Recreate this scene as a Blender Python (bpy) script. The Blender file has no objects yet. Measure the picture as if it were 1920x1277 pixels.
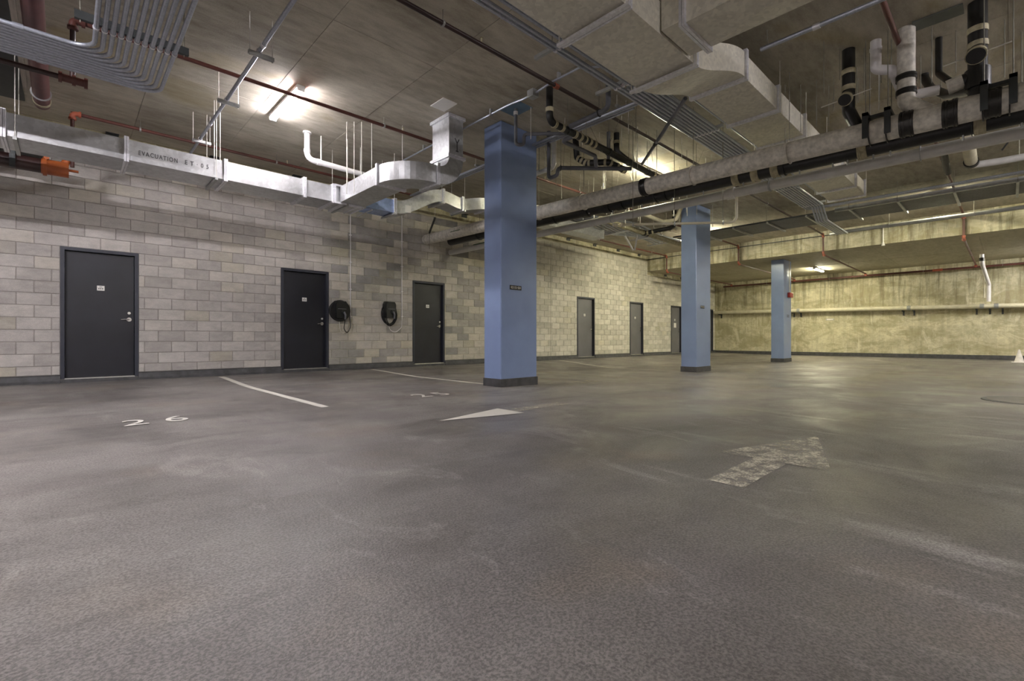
import bpy, bmesh, math, random
from mathutils import Vector, Matrix
random.seed(7)
C = bpy.context.scene.collection
SC = bpy.context.scene

# ------------------------------------------------------------------ camera
HC = 0.83                                   # lens height
TH = math.radians(46.57)                    # wall direction against the view axis
F = 885.0
CT, ST = math.cos(TH), math.sin(TH)
cd = bpy.data.cameras.new('camera'); cam = bpy.data.objects.new('camera', cd); C.objects.link(cam)
cam.location = (0, 0, HC)
cam.rotation_euler = (math.radians(90), 0, TH - math.radians(90))
cd.sensor_width = 36; cd.lens = F / 1920 * 36; cd.shift_y = -3.5 / 1920
cd.clip_start = 0.05; cd.clip_end = 200
SC.camera = cam
# ------------------------------------------------------------------ colour management, world
SC.view_settings.view_transform = 'Standard'; SC.view_settings.look = 'None'
SC.view_settings.gamma = 1; SC.view_settings.use_curve_mapping = False
SC.view_settings.exposure = 3.15
w = bpy.data.worlds.new('world'); SC.world = w; w.use_nodes = True
w.node_tree.nodes['Background'].inputs[0].default_value = (0.5, 0.5, 0.5, 1)
w.node_tree.nodes['Background'].inputs[1].default_value = 0.0
try:
    SC.cycles.use_denoising = True; SC.cycles.max_bounces = 8; SC.cycles.diffuse_bounces = 5
    SC.cycles.sample_clamp_indirect = 6
except Exception: pass

# tube lamps: (x, y, z, axis, length, strength, colour)
COOL = (1.0, 0.95, 1.0); WARM = (1.0, 0.94, 0.68); MID = (1.0, 0.96, 0.90)
CEIL, SOF, WALLY, FARX, BEAMX = HC + 3.6, HC + 2.94, 10.9, 25.30, 18.46
LAMPS = [
    (2.43, 7.55, CEIL, 'y', 1.2, 36, COOL, 'lit strip light on the slab nearest the first grey door', 1),
    (9.0, 5.3, CEIL, 'x', 1.2, 42, WARM, 'lit strip light above the black drain cluster', 1),
    (15.9, 7.0, CEIL, 'x', 1.2, 75, WARM, 'lit strip light beyond the second blue column', 1),
    (23.0, 5.55, SOF, 'x', 1.2, 66, WARM, 'lit strip light under the low slab near the far wall', 1),
    (16.2, 1.2, CEIL, 'x', 1.2, 55, WARM, 'lit strip light behind the grey conduit bank at right', 1),
    (2.6, -4.2, CEIL, 'x', 1.2, 58, COOL, 'lit strip light behind the camera', 0),
    (-3.0, 3.0, CEIL, 'x', 1.2, 270, COOL, 'added unseen strip light left of the camera', 0),  # lamp added out of view to brighten the block wall
    (8.5, -3.4, CEIL, 'x', 1.2, 100, COOL, 'lit strip light in the bay right of the camera', 0),
    (17.0, -3.0, CEIL, 'x', 1.2, 60, WARM, 'lit strip light at the far end of the right bay', 0),
    (23.0, -1.5, SOF, 'x', 1.2, 70, MID, 'lit strip light under the low slab at far right', 0),
]

# ------------------------------------------------------------------ pixel helpers (photo 1920x1277)
def _dir(u, v):
    r = (u - 960) / F; s = (635 - v) / F
    return CT + ST * r, ST - CT * r, s
def atz(u, v, h):            # point on the horizontal plane h above the lens
    dx, dy, s = _dir(u, v); k = h / s; return Vector((dx * k, dy * k, HC + h))
def aty(u, v, Y=WALLY):
    dx, dy, s = _dir(u, v); k = Y / dy; return Vector((dx * k, Y, HC + s * k))
def atx(u, v, X):
    dx, dy, s = _dir(u, v); k = X / dx; return Vector((X, dy * k, HC + s * k))
def px(X, Y, Z):
    z = X * CT + Y * ST; x = X * ST - Y * CT
    return 960 + F * x / z, 635 - F * (Z - HC) / z, z

# ------------------------------------------------------------------ materials
def nmat(name):
    m = bpy.data.materials.new(name); m.use_nodes = True
    nt = m.node_tree; b = nt.nodes['Principled BSDF']; return m, nt, b
def N(nt, t, **k):
    n = nt.nodes.new(t)
    for a, v in k.items(): setattr(n, a, v)
    return n
def L(nt, a, b): nt.links.new(a, b)
def pos(nt, scale=(1, 1, 1)):
    g = N(nt, 'ShaderNodeNewGeometry'); mp = N(nt, 'ShaderNodeMapping')
    mp.inputs['Scale'].default_value = scale; L(nt, g.outputs['Position'], mp.inputs['Vector']); return mp.outputs[0]
def noise(nt, vec, sc, det=4, rough=.55, dist=0):
    n = N(nt, 'ShaderNodeTexNoise'); n.inputs['Scale'].default_value = sc; n.inputs['Detail'].default_value = det
    n.inputs['Roughness'].default_value = rough; n.inputs['Distortion'].default_value = dist
    L(nt, vec, n.inputs['Vector']); return n.outputs['Fac']
def ramp(nt, fac, stops, interp='LINEAR'):
    r = N(nt, 'ShaderNodeValToRGB'); r.color_ramp.interpolation = interp
    e = r.color_ramp.elements
    while len(e) < len(stops): e.new(0.5)
    for i, (p, c) in enumerate(stops):
        e[i].position = p; e[i].color = (c, c, c, 1) if not hasattr(c, '__len__') else (*c, 1)
    L(nt, fac, r.inputs[0]); return r.outputs['Color']
def mix(nt, fac, a, b, mode='MIX'):
    m = N(nt, 'ShaderNodeMix', data_type='RGBA', blend_type=mode)
    for sock, v in ((m.inputs[0], fac), (m.inputs[6], a), (m.inputs[7], b)):
        if hasattr(v, 'links'): L(nt, v, sock)
        elif hasattr(v, '__len__'): sock.default_value = (*v, 1)
        else: sock.default_value = v
    return m.outputs[2]
def mth(nt, op, a, b=None, c=None):
    m = N(nt, 'ShaderNodeMath', operation=op)
    for i, v in enumerate((a, b, c)):
        if v is None: continue
        if hasattr(v, 'links'): L(nt, v, m.inputs[i])
        else: m.inputs[i].default_value = v
    return m.outputs[0]
def bump(nt, b, h, st, dist=.01):
    n = N(nt, 'ShaderNodeBump'); n.inputs['Strength'].default_value = st; n.inputs['Distance'].default_value = dist
    L(nt, h, n.inputs['Height']); L(nt, n.outputs[0], b.inputs['Normal'])
def simple(name, col, rough=.5, metal=0., var=.18, sc=6, bmp=0., stretch=(1, 1, 1)):
    m, nt, b = nmat(name); v = pos(nt, stretch)
    f = noise(nt, v, sc); c = ramp(nt, f, [(.3, tuple(x * (1 - var) for x in col)), (.7, tuple(min(1, x * (1 + var)) for x in col))])
    L(nt, c, b.inputs['Base Color']); b.inputs['Roughness'].default_value = rough; b.inputs['Metallic'].default_value = metal
    if bmp: bump(nt, b, noise(nt, v, sc * 12), bmp, .004)
    return m
def concrete(name, c0, c1, c2, streak=(1, 1, 1), sc=1.0, piece=.10, rough=.8, extra=None):
    m, nt, b = nmat(name); v = pos(nt, streak); p = pos(nt)
    a = noise(nt, v, .9 * sc, 6, .62, .4); f = noise(nt, v, 7 * sc, 5, .7); g = noise(nt, p, 60, 3, .6)
    col = ramp(nt, a, [(.32, c0), (.5, c1), (.68, c2)])
    col = mix(nt, .35, col, ramp(nt, f, [(.35, tuple(x * .62 for x in c1)), (.6, c2)]))
    col = mix(nt, .12, col, ramp(nt, g, [(.3, .15), (.7, .75)]), 'OVERLAY')
    oi = N(nt, 'ShaderNodeObjectInfo'); rv = ramp(nt, oi.outputs['Random'], [(0, 1 - piece), (1, 1.0)])
    col = mix(nt, 1.0, col, rv, 'MULTIPLY')
    if extra: col = extra(nt, col)
    L(nt, col, b.inputs['Base Color']); b.inputs['Roughness'].default_value = rough
    bump(nt, b, mth(nt, 'ADD', f, g), .22, .006); return m

def stain(nt, col):
    v = pos(nt); f = noise(nt, v, .55, 3, .5, 1.2)
    k = ramp(nt, f, [(.60, 0.), (.70, .35)]); return mix(nt, k, col, (.36, .29, .12))
M = {}
M['ceiling'] = concrete('ceiling_concrete', (.25, .22, .165), (.43, .39, .31), (.60, .56, .465), (.35, 1.1, 1), 1.3, .14, .85, stain)
M['soffit'] = concrete('soffit_concrete', (.34, .31, .20), (.42, .385, .27), (.50, .465, .34), (.35, 1, 1), 1.1, .10, .8)
def drip(nt, col):
    bl = ramp(nt, noise(nt, pos(nt, (1, .7, 1.6)), 1.1, 7, .72, .9), [(.47, 0.), (.56, .6), (.75, .8)]); col = mix(nt, bl, col, (.33, .29, .16))
    lk = ramp(nt, noise(nt, pos(nt, (1, 1.6, .5)), 1.7, 7, .75, .5), [(.55, 0.), (.66, .6)]); col = mix(nt, lk, col, (.82, .79, .62))
    v = pos(nt, (1, 5, .35)); f = noise(nt, v, 1.3, 5, .7)
    g = N(nt, 'ShaderNodeSeparateXYZ'); L(nt, pos(nt), g.inputs[0])
    top = ramp(nt, mth(nt, 'MULTIPLY', g.outputs[2], .28), [(.40, .25), (1., 1.)])
    k = mth(nt, 'MULTIPLY', ramp(nt, f, [(.48, 0.), (.64, .75)]), top)
    return mix(nt, k, col, (.13, .11, .06))
M['far'] = concrete('far_wall_concrete', (.36, .32, .18), (.60, .555, .37), (.78, .74, .54), (1, .8, .9), 1.9, .16, .85, drip)
M['beam'] = concrete('beam_concrete', (.36, .34, .23), (.55, .52, .38), (.72, .69, .54), (1, .5, 1.3), 1.5, .15, .85, drip)
M['patch'] = concrete('dark_cover_concrete', (.10, .095, .08), (.15, .14, .12), (.20, .19, .16))
M['plain'] = concrete('plain_concrete', (.22, .20, .17), (.32, .30, .26), (.40, .38, .33))

# masonry: tone follows the block a point belongs to
ZB, BH, BL, XB = HC - .455, .2, .4064, 1.462
def block_mat():
    m, nt, b = nmat('masonry_block'); g = N(nt, 'ShaderNodeNewGeometry'); s = N(nt, 'ShaderNodeSeparateXYZ')
    L(nt, g.outputs['Position'], s.inputs[0])
    row = mth(nt, 'FLOOR', mth(nt, 'DIVIDE', mth(nt, 'SUBTRACT', s.outputs[2], ZB - 4), BH))
    par = mth(nt, 'MODULO', row, 2.0)
    xx = mth(nt, 'SUBTRACT', mth(nt, 'DIVIDE', mth(nt, 'SUBTRACT', s.outputs[0], XB - 40 * BL), BL), mth(nt, 'MULTIPLY', mth(nt, 'SUBTRACT', 1.0, par), .5))
    colm = mth(nt, 'FLOOR', xx)
    cv = N(nt, 'ShaderNodeCombineXYZ'); L(nt, row, cv.inputs[0]); L(nt, colm, cv.inputs[1])
    wn = N(nt, 'ShaderNodeTexWhiteNoise', noise_dimensions='3D'); L(nt, cv.outputs[0], wn.inputs['Vector'])
    wc = N(nt, 'ShaderNodeSeparateColor'); L(nt, wn.outputs['Color'], wc.inputs[0])
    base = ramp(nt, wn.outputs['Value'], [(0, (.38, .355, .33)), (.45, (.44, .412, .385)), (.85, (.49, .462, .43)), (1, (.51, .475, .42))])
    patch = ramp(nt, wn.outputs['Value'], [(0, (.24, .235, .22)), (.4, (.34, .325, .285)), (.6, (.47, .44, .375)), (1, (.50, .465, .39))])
    far = ramp(nt, wn.outputs['Value'], [(0, (.46, .44, .37)), (.5, (.55, .525, .45)), (1, (.64, .61, .53))])  # cream tone paints the yellowish lamp light into the far blocks
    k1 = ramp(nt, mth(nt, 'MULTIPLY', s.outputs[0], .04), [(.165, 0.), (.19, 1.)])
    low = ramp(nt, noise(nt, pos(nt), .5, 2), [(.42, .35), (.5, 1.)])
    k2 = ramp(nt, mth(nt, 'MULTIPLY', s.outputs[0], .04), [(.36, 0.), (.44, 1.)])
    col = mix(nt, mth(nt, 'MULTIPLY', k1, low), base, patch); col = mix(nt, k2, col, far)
    oc = ramp(nt, wc.outputs[1], [(.92, 0.), (.95, .35)]); col = mix(nt, mth(nt, 'MULTIPLY', oc, noise(nt, pos(nt), 3)), col, (.42, .37, .16))
    n1 = noise(nt, pos(nt, (1, 1, 2)), 5, 5, .7); n2 = noise(nt, pos(nt), 130, 2)
    col = mix(nt, 1., col, ramp(nt, n1, [(.3, .80), (.7, 1.12)]), 'MULTIPLY')
    col = mix(nt, .25, col, ramp(nt, n2, [(.3, .2), (.7, .8)]), 'OVERLAY')
    L(nt, col, b.inputs['Base Color']); b.inputs['Roughness'].default_value = .9
    bump(nt, b, n2, .35, .004); return m
M['block'] = block_mat()
def mortar_mat():
    m, nt, b = nmat('mortar'); s = N(nt, 'ShaderNodeSeparateXYZ'); L(nt, pos(nt), s.inputs[0])
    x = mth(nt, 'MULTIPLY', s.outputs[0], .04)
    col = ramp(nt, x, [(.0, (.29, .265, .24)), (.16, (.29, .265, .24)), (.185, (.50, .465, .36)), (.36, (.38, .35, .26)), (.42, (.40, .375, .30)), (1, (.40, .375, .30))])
    L(nt, col, b.inputs['Base Color']); b.inputs['Roughness'].default_value = .95; return m
M['mortar'] = mortar_mat()
def floor_mat():
    m, nt, b = nmat('floor_coating'); p = pos(nt); v = pos(nt, (.55, 1.2, 1))
    a = noise(nt, v, .55, 5, .6, .6); a2 = noise(nt, pos(nt, (1.4, .5, 1)), 1.2, 5, .65, .3); g = noise(nt, p, 105, 3, .7); g2 = noise(nt, p, 26, 2, .6)
    col = ramp(nt, a, [(.30, (.12, .107, .098)), (.44, (.195, .178, .165)), (.56, (.245, .228, .212)), (.72, (.34, .32, .295))])
    col = mix(nt, .35, col, ramp(nt, a2, [(.3, (.11, .098, .09)), (.5, (.22, .203, .188)), (.7, (.34, .32, .29))]))
    sy = N(nt, 'ShaderNodeSeparateXYZ'); L(nt, p, sy.inputs[0])      # foreground shade painted into the floor colour, darker towards low y
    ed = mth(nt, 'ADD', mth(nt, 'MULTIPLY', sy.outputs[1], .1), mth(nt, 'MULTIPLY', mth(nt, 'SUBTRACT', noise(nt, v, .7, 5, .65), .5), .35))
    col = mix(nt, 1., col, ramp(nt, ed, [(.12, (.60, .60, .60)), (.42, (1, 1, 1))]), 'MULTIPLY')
    warm = ramp(nt, noise(nt, p, .8, 3), [(.55, 0.), (.7, .3)]); col = mix(nt, warm, col, (.24, .18, .12))
    pt = ramp(nt, noise(nt, pos(nt, (.8, 1.6, 1)), .9, 6, .68, 1.0), [(.50, 0.), (.62, .55), (.8, .7)]); col = mix(nt, pt, col, (.105, .096, .088))
    lt = ramp(nt, noise(nt, pos(nt, (1.5, .6, 1)), 1.5, 6, .7, .8), [(.56, 0.), (.70, .45)]); col = mix(nt, lt, col, (.42, .40, .37))
    sp = ramp(nt, g, [(.40, .62), (.5, .98), (.60, 1.35)]); col = mix(nt, 1., col, sp, 'MULTIPLY')
    # ring shaped stain
    d = N(nt, 'ShaderNodeVectorMath', operation='DISTANCE'); L(nt, p, d.inputs[0]); q = atz(905, 1013, -.8); d.inputs[1].default_value = (q.x, q.y, .03)
    rg = ramp(nt, mth(nt, 'MULTIPLY', d.outputs['Value'], 2.), [(.0, 0.), (.13, .0), (.17, .35), (.21, 0.), (1, 0.)]); col = mix(nt, rg, col, (.07, .065, .055))
    L(nt, col, b.inputs['Base Color'])
    r = ramp(nt, noise(nt, pos(nt, (.7, 1, 1)), 1.1, 4, .6, .5), [(.35, .30), (.62, .55)])
    L(nt, r, b.inputs['Roughness']); b.inputs['Specular IOR Level'].default_value = .55
    bump(nt, b, mth(nt, 'ADD', g, mth(nt, 'MULTIPLY', g2, .6)), .38, .006); return m
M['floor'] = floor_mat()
def galv(name, c, rough=.38, metal=.85, sc=22):
    m, nt, b = nmat(name); v = pos(nt); vo = N(nt, 'ShaderNodeTexVoronoi'); vo.inputs['Scale'].default_value = sc
    L(nt, v, vo.inputs['Vector']); sx = N(nt, 'ShaderNodeSeparateColor'); L(nt, vo.outputs['Color'], sx.inputs[0])
    col = ramp(nt, sx.outputs[0], [(0, tuple(x * .86 for x in c)), (1, tuple(min(1, x * 1.08) for x in c))])
    dust = ramp(nt, noise(nt, v, 2.2, 5, .65), [(.4, 0.), (.75, .35)]); col = mix(nt, dust, col, tuple(x * .72 for x in c))
    L(nt, col, b.inputs['Base Color']); b.inputs['Metallic'].default_value = metal
    L(nt, ramp(nt, noise(nt, v, 3, 4), [(.3, rough * .8), (.7, rough * 1.3)]), b.inputs['Roughness'])
    bump(nt, b, noise(nt, v, 1.6, 2), .12, .03); return m
M['galv'] = galv('galvanised_duct', (.60, .61, .62), .40, .75)
M['galv_dusty'] = galv('dusty_galvanised_duct', (.70, .67, .57), .6, .25, 30)
M['flange'] = galv('bright_flange', (.78, .78, .82), .35, .45, 40)
M['emt'] = galv('conduit_steel', (.44, .47, .54), .36, .65, 60)
M['emt_dark'] = galv('dull_conduit_steel', (.26, .26, .24), .5, .5, 60)
M['strut'] = simple('strut_steel', (.42, .43, .42), .45, .6)
M['strut_dark'] = simple('dark_strut_steel', (.05, .055, .055), .5, .5)
M['rod'] = simple('threaded_rod_steel', (.62, .60, .54), .5, .3)
M['rod_dark'] = simple('dull_rod_steel', (.22, .21, .17), .6, .4)
M['red'] = simple('red_oxide_paint', (.10, .032, .024), .45, 0, .3, 3)
M['redbig'] = simple('dark_red_pipe_paint', (.13, .052, .05), .4, 0, .25, 3, .1)
M['darkplate'] = simple('dark_plate_steel', (.12, .13, .115), .5, .2)
M['blackpipe'] = simple('black_sprinkler_pipe', (.035, .016, .014), .4, 0, .4, 3)
M['orange'] = simple('orange_fitting_paint', (.34, .085, .045), .4, 0, .2, 5)
M['cap'] = simple('bright_orange_fitting_paint', (.42, .11, .03), .4, 0, .2, 5)
M['black'] = simple('black_drain_plastic', (.012, .012, .011), .35, 0, .5, 4)
M['hub'] = simple('taped_pipe_hub', (.42, .38, .25), .6, 0, .3, 14)
M['iron'] = simple('cast_iron_pipe', (.62, .59, .52), .6, 0, .28, 16, .35)
M['band'] = simple('coupling_band', (.045, .043, .04), .3, .5)
M['pvc'] = simple('white_pvc', (.72, .70, .70), .35, 0, .06)
M['pvc_grey'] = simple('light_grey_pvc', (.60, .59, .56), .35, 0, .08)
M['pvc_dark'] = simple('dark_grey_pvc', (.115, .12, .135), .35, 0, .2)
M['cream'] = simple('cream_wall_pipe', (.62, .58, .43), .5, 0, .12)
def blue():
    m, nt, b = nmat('blue_column_paint'); v = pos(nt); f = noise(nt, v, 1.2, 4); g = noise(nt, v, 60, 3)
    col = ramp(nt, f, [(.3, (.215, .285, .47)), (.7, (.26, .345, .55))])
    L(nt, col, b.inputs['Base Color']); b.inputs['Roughness'].default_value = .30; bump(nt, b, g, .18, .003); return m
M['blue'] = blue()
M['bluegrey'] = simple('blue_grey_plate', (.13, .20, .27), .5)
M['base'] = simple('dark_skirting_coating', (.060, .060, .062), .6, 0, .35, 9, .3)
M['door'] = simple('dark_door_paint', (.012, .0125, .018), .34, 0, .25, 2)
M['door_lit'] = simple('lit_door_paint', (.135, .132, .142), .4, 0, .12, 2)  # dark door paint with the reflected light lifted into its colour
M['frame'] = simple('door_frame_paint', (.028, .031, .044), .38, 0, .15, 3)
M['chrome'] = simple('satin_chrome', (.75, .74, .72), .25, .9, .05)
M['plate'] = simple('white_plate', (.80, .79, .75), .45, 0, .04)
M['blacksign'] = simple('black_sign', (.012, .012, .012), .4)
M['letter'] = simple('pale_lettering', (.70, .68, .60), .5)
M['ink'] = simple('stencil_ink', (.06, .06, .065), .6)
M['rubber'] = simple('black_rubber', (.008, .008, .008), .45)
M['shell'] = simple('charger_shell', (.010, .011, .011), .35)
M['greyplug'] = simple('grey_plug', (.16, .16, .18), .4)
M['wood'] = simple('pale_timber_strip', (.42, .38, .33), .7, 0, .2, 4, .1, (8, 1, 8))
M['firered'] = simple('fire_red', (.30, .02, .015), .4)
M['green'] = simple('green_marking', (.02, .10, .02), .5)
M['cone'] = simple('white_cone', (.80, .76, .74), .5)
M['bluefilm'] = galv('blue_film_duct', (.34, .44, .66), .4, .6)
def paint_mat(name, c, lo, hi):
    m, nt, b = nmat(name); v = pos(nt); f = noise(nt, v, 9, 6, .75); g = noise(nt, v, 75, 3, .7)
    a = ramp(nt, mth(nt, 'ADD', mth(nt, 'MULTIPLY', f, .6), mth(nt, 'MULTIPLY', g, .4)), [(lo, 0.), (hi, 1.)])
    b.inputs['Base Color'].default_value = (*c, 1); b.inputs['Roughness'].default_value = .6
    L(nt, a, b.inputs['Alpha']); bump(nt, b, g, .3, .004); return m
M['paint'] = paint_mat('white_stall_paint', (.78, .75, .66), .28, .38)
M['paint_solid'] = paint_mat('white_number_paint', (.78, .75, .68), .12, .30)
M['paint_worn'] = paint_mat('worn_white_paint', (.62, .58, .46), .42, .60)
M['paint_faint'] = paint_mat('faint_yellow_paint', (.55, .51, .35), .42, .60)
def emis(name, c, s):
    m, nt, b = nmat(name); b.inputs['Base Color'].default_value = (.8, .8, .8, 1)
    b.inputs['Emission Color'].default_value = (*c, 1); b.inputs['Emission Strength'].default_value = s; return m

# ------------------------------------------------------------------ object helpers
WL = {}
def setp(o, label=None, cat=None, group=None, kind=None):
    if label: o['label'] = label
    if cat: o['category'] = cat
    if group: o['group'] = group
    if kind: o['kind'] = kind
    return o
def thing(name, label, cat, loc=(0, 0, 0), group=None, kind=None):
    o = bpy.data.objects.new(name, None); C.objects.link(o); o.location = loc; WL[o] = Vector(loc)
    o.empty_display_size = .1
    return setp(o, label, cat, group, kind)
def put(o, parent):
    if parent is not None:
        o.parent = parent; o.location = -WL[parent]
    WL[o] = Vector((0, 0, 0)); return o
def make(name, bm, m, parent=None, smooth=False, bevel=0, label=None, cat=None, group=None, kind=None):
    if bevel: bmesh.ops.bevel(bm, geom=list(bm.edges), offset=bevel, segments=1, affect='EDGES')
    bmesh.ops.recalc_face_normals(bm, faces=bm.faces)
    me = bpy.data.meshes.new(name); bm.to_mesh(me); bm.free()
    me.materials.append(M[m] if isinstance(m, str) else m)
    if smooth:
        for p in me.polygons: p.use_smooth = True
        try: me.set_sharp_from_angle(angle=math.radians(40))
        except Exception: pass
    o = bpy.data.objects.new(name, me); C.objects.link(o)
    put(o, parent); return setp(o, label, cat, group, kind)
def B(): return bmesh.new()
def box(bm, x0, x1, y0, y1, z0, z1):
    v = [bm.verts.new((x, y, z)) for x in (x0, x1) for y in (y0, y1) for z in (z0, z1)]
    for f in ((0, 1, 3, 2), (4, 6, 7, 5), (0, 4, 5, 1), (2, 3, 7, 6), (0, 2, 6, 4), (1, 5, 7, 3)): bm.faces.new([v[i] for i in f])
    return bm
def bx(*a): return box(B(), *a)
def rnd(pts, R, n=6):
    pts = [Vector(p) for p in pts]; out = [pts[0]]
    for i in range(1, len(pts) - 1):
        a, p, c = pts[i - 1], pts[i], pts[i + 1]; d1 = (a - p).normalized(); d2 = (c - p).normalized()
        ang = d1.angle(d2)
        if ang > 3.1: out.append(p); continue
        t = min(R / math.tan(ang / 2), (a - p).length * .49, (c - p).length * .49); r = t * math.tan(ang / 2)
        cen = p + (d1 + d2).normalized() * (r / math.sin(ang / 2)); s, e = p + d1 * t - cen, p + d2 * t - cen
        th = s.angle(e) if s.length > 1e-6 and e.length > 1e-6 else 0
        for k in range(n + 1):
            out.append(cen + (s * math.sin((1 - k / n) * th) + e * math.sin(k / n * th)) / math.sin(th) if th > 1e-4 else p)
    out.append(pts[-1]); return out
def frames(pts, up=(0, 0, 1)):
    ts = []
    for i in range(len(pts)):
        a = pts[max(i - 1, 0)]; b = pts[min(i + 1, len(pts) - 1)]; ts.append((b - a).normalized())
    u = Vector(up)
    if abs(u.dot(ts[0])) > .95: u = Vector((1, 0, 0)) if abs(ts[0].x) < .9 else Vector((0, 1, 0))
    u = (u - ts[0] * u.dot(ts[0])).normalized(); res = []
    for i, t in enumerate(ts):
        if i: u = ts[i - 1].rotation_difference(t) @ u; u = (u - t * u.dot(t)).normalized()
        res.append((t, t.cross(u), u))
    return res
def sweep(bm, pts, prof, up=(0, 0, 1), corr=True):
    pts = [Vector(p) for p in pts]; fr = frames(pts, up); rings = []
    for i, (p, (t, s, u)) in enumerate(zip(pts, fr)):
        k = 1.
        if corr and 0 < i < len(pts) - 1:
            a = (pts[i] - pts[i - 1]).normalized().angle((pts[i + 1] - pts[i]).normalized()); k = 1 / max(.6, math.cos(a / 2))
        rings.append([bm.verts.new(p + s * x * (k if len(prof) == 4 else 1) + u * y) for x, y in prof])
    n = len(prof)
    for a, b in zip(rings, rings[1:]):
        for j in range(n): bm.faces.new((a[j], a[(j + 1) % n], b[(j + 1) % n], b[j]))
    bm.faces.new(rings[0][::-1]); bm.faces.new(rings[-1]); return bm
def circ(r, n=12): return [(r * math.cos(2 * math.pi * i / n), r * math.sin(2 * math.pi * i / n)) for i in range(n)]
def tube(bm, pts, r, n=12, R=0): return sweep(bm, rnd(pts, R) if R else pts, circ(r, n))
def tb(pts, r, n=12, R=0): return tube(B(), pts, r, n, R)
def rect(w_, h): return [(-w_ / 2, -h / 2), (w_ / 2, -h / 2), (w_ / 2, h / 2), (-w_ / 2, h / 2)]
def disc(bm, c, axis, r, t, n=20):
    c = Vector(c); a = Vector(axis).normalized() * t / 2; return tube(bm, [c - a, c + a], r, n)
def text(name, s, m, parent, loc, rot, size, align='LEFT', ext=.001, sx=1.0, sp=1.0, width=None, bold=0):
    cu = bpy.data.curves.new(name, 'FONT'); cu.body = s; cu.size = size; cu.extrude = ext; cu.align_x = align; cu.align_y = 'CENTER'
    cu.space_character = sp; cu.offset = bold; cu.materials.append(M[m]); o = bpy.data.objects.new(name, cu); C.objects.link(o)
    bpy.context.view_layer.update(); me = bpy.data.meshes.new_from_object(o); bpy.data.objects.remove(o)
    from mathutils import Euler
    if width:
        xs_ = [v.co.x for v in me.vertices]; sx = width / (max(xs_) - min(xs_))
    me.transform(Matrix.Translation(loc) @ Euler(rot).to_matrix().to_4x4() @ Matrix.Diagonal((sx, 1, 1, 1)))
    o = bpy.data.objects.new(name, me); C.objects.link(o); put(o, parent)
    return o
def rod(parent, x, y, z0, z1=CEIL, r=.005, m='rod'):
    return make('hanger_rod', tb([(x, y, z0), (x, y, z1)], r, 6), m, parent)
def loop_hanger(parent, p, axis, r, top=CEIL, m='strut'):
    """clevis ring with a rod to the slab"""
    p = Vector(p); a = Vector(axis).normalized(); s = a.cross(Vector((0, 0, 1))); bm = B(); pts = []
    for k in range(17):
        t = 2 * math.pi * k / 16; pts.append(p + s * math.cos(t) * (r + .006) + Vector((0, 0, 1)) * math.sin(t) * (r + .006))
    sweep(bm, pts, rect(.006, .025)); h = make('hanger_loop', bm, m, parent)
    make('hanger_rod', tb([p + Vector((0, 0, r)), (p.x, p.y, top)], .005, 6), 'rod_dark', parent); return h
def bandat(parent, p, axis, r, wd=.10, m='band', ridges=True, name='coupling'):
    p = Vector(p); a = Vector(axis).normalized(); bm = B()
    tube(bm, [p - a * wd / 2, p + a * wd / 2], r + .006, 20)
    if ridges:
        for k in (-.38, -.2, .2, .38): tube(bm, [p + a * (k * wd - .008), p + a * (k * wd + .008)], r + .014, 20)
    return make(name, bm, m, parent, True)

# ------------------------------------------------------------------ floor
def lerp(x, tab):
    if x <= tab[0][0]: return tab[0][1]
    for (a, p), (b, q) in zip(tab, tab[1:]):
        if x <= b: return p + (q - p) * (x - a) / (b - a)
    return tab[-1][1]
def fz(x, y):
    b = lerp(x, [(-6, .03), (5.2, .03), (8.5, -.02), (12.2, -.07), (19.3, -.05), (23, 0), (24.94, .04)])
    t = max(0, min(1, (y - 8.3) / 2.6)); t = t * t * (3 - 2 * t); return b + (.09 - b) * t
X0, X1, Y0, Y1 = -6.0, 25.6, -6.0, 11.2
bm = B(); nx, ny = 78, 60
gv = [[bm.verts.new((X0 + (X1 - X0) * i / nx, Y0 + (Y1 - Y0) * j / ny, fz(X0 + (X1 - X0) * i / nx, Y0 + (Y1 - Y0) * j / ny))) for j in range(ny + 1)] for i in range(nx + 1)]
for i in range(nx):
    for j in range(ny): bm.faces.new((gv[i][j], gv[i + 1][j], gv[i + 1][j + 1], gv[i][j + 1]))
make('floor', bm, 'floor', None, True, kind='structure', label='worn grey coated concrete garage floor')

# ------------------------------------------------------------------ ceiling: slab and formwork panels
def panels(name, parent, x0, x1, y0, y1, dx, dy, z, m, ox, oy, g=.0028, t=.03):
    xs = [x0] + [ox + dx * k for k in range(-40, 60) if x0 + .05 < ox + dx * k < x1 - .05] + [x1]
    ys = [y0] + [oy + dy * k for k in range(-40, 60) if y0 + .05 < oy + dy * k < y1 - .05] + [y1]
    for a, b in zip(xs, xs[1:]):
        for c, d in zip(ys, ys[1:]):
            dz = random.uniform(0, .004); make(name, bx(a + g, b - g, c + g, d - g, z + dz, z + t), m, parent)
ce = make('ceiling', bx(X0, BEAMX + .4, Y0, Y1, CEIL + .012, CEIL + .3), 'ceiling', kind='structure', label='bare concrete slab with formwork joints')
panels('panel', ce, X0, BEAMX, Y0, WALLY + .1, 1.35, 2.62, CEIL, 'ceiling', 2.2, 5.26)
ce2 = make('ceiling', bx(BEAMX + .02, X1, Y0, Y1, SOF + .012, SOF + .3), 'soffit', kind='structure', label='lower concrete slab beyond the beam')
panels('panel', ce2, BEAMX + .005, FARX, Y0, WALLY + .1, 2.44, 2.44, SOF, 'soffit', BEAMX + 1.2, 5.5)
bf = make('trim_1', bx(BEAMX + .012, BEAMX + .35, Y0, WALLY + .1, SOF + .012, CEIL + .1), 'beam', kind='structure', label='stained concrete beam face above the third column')
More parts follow.
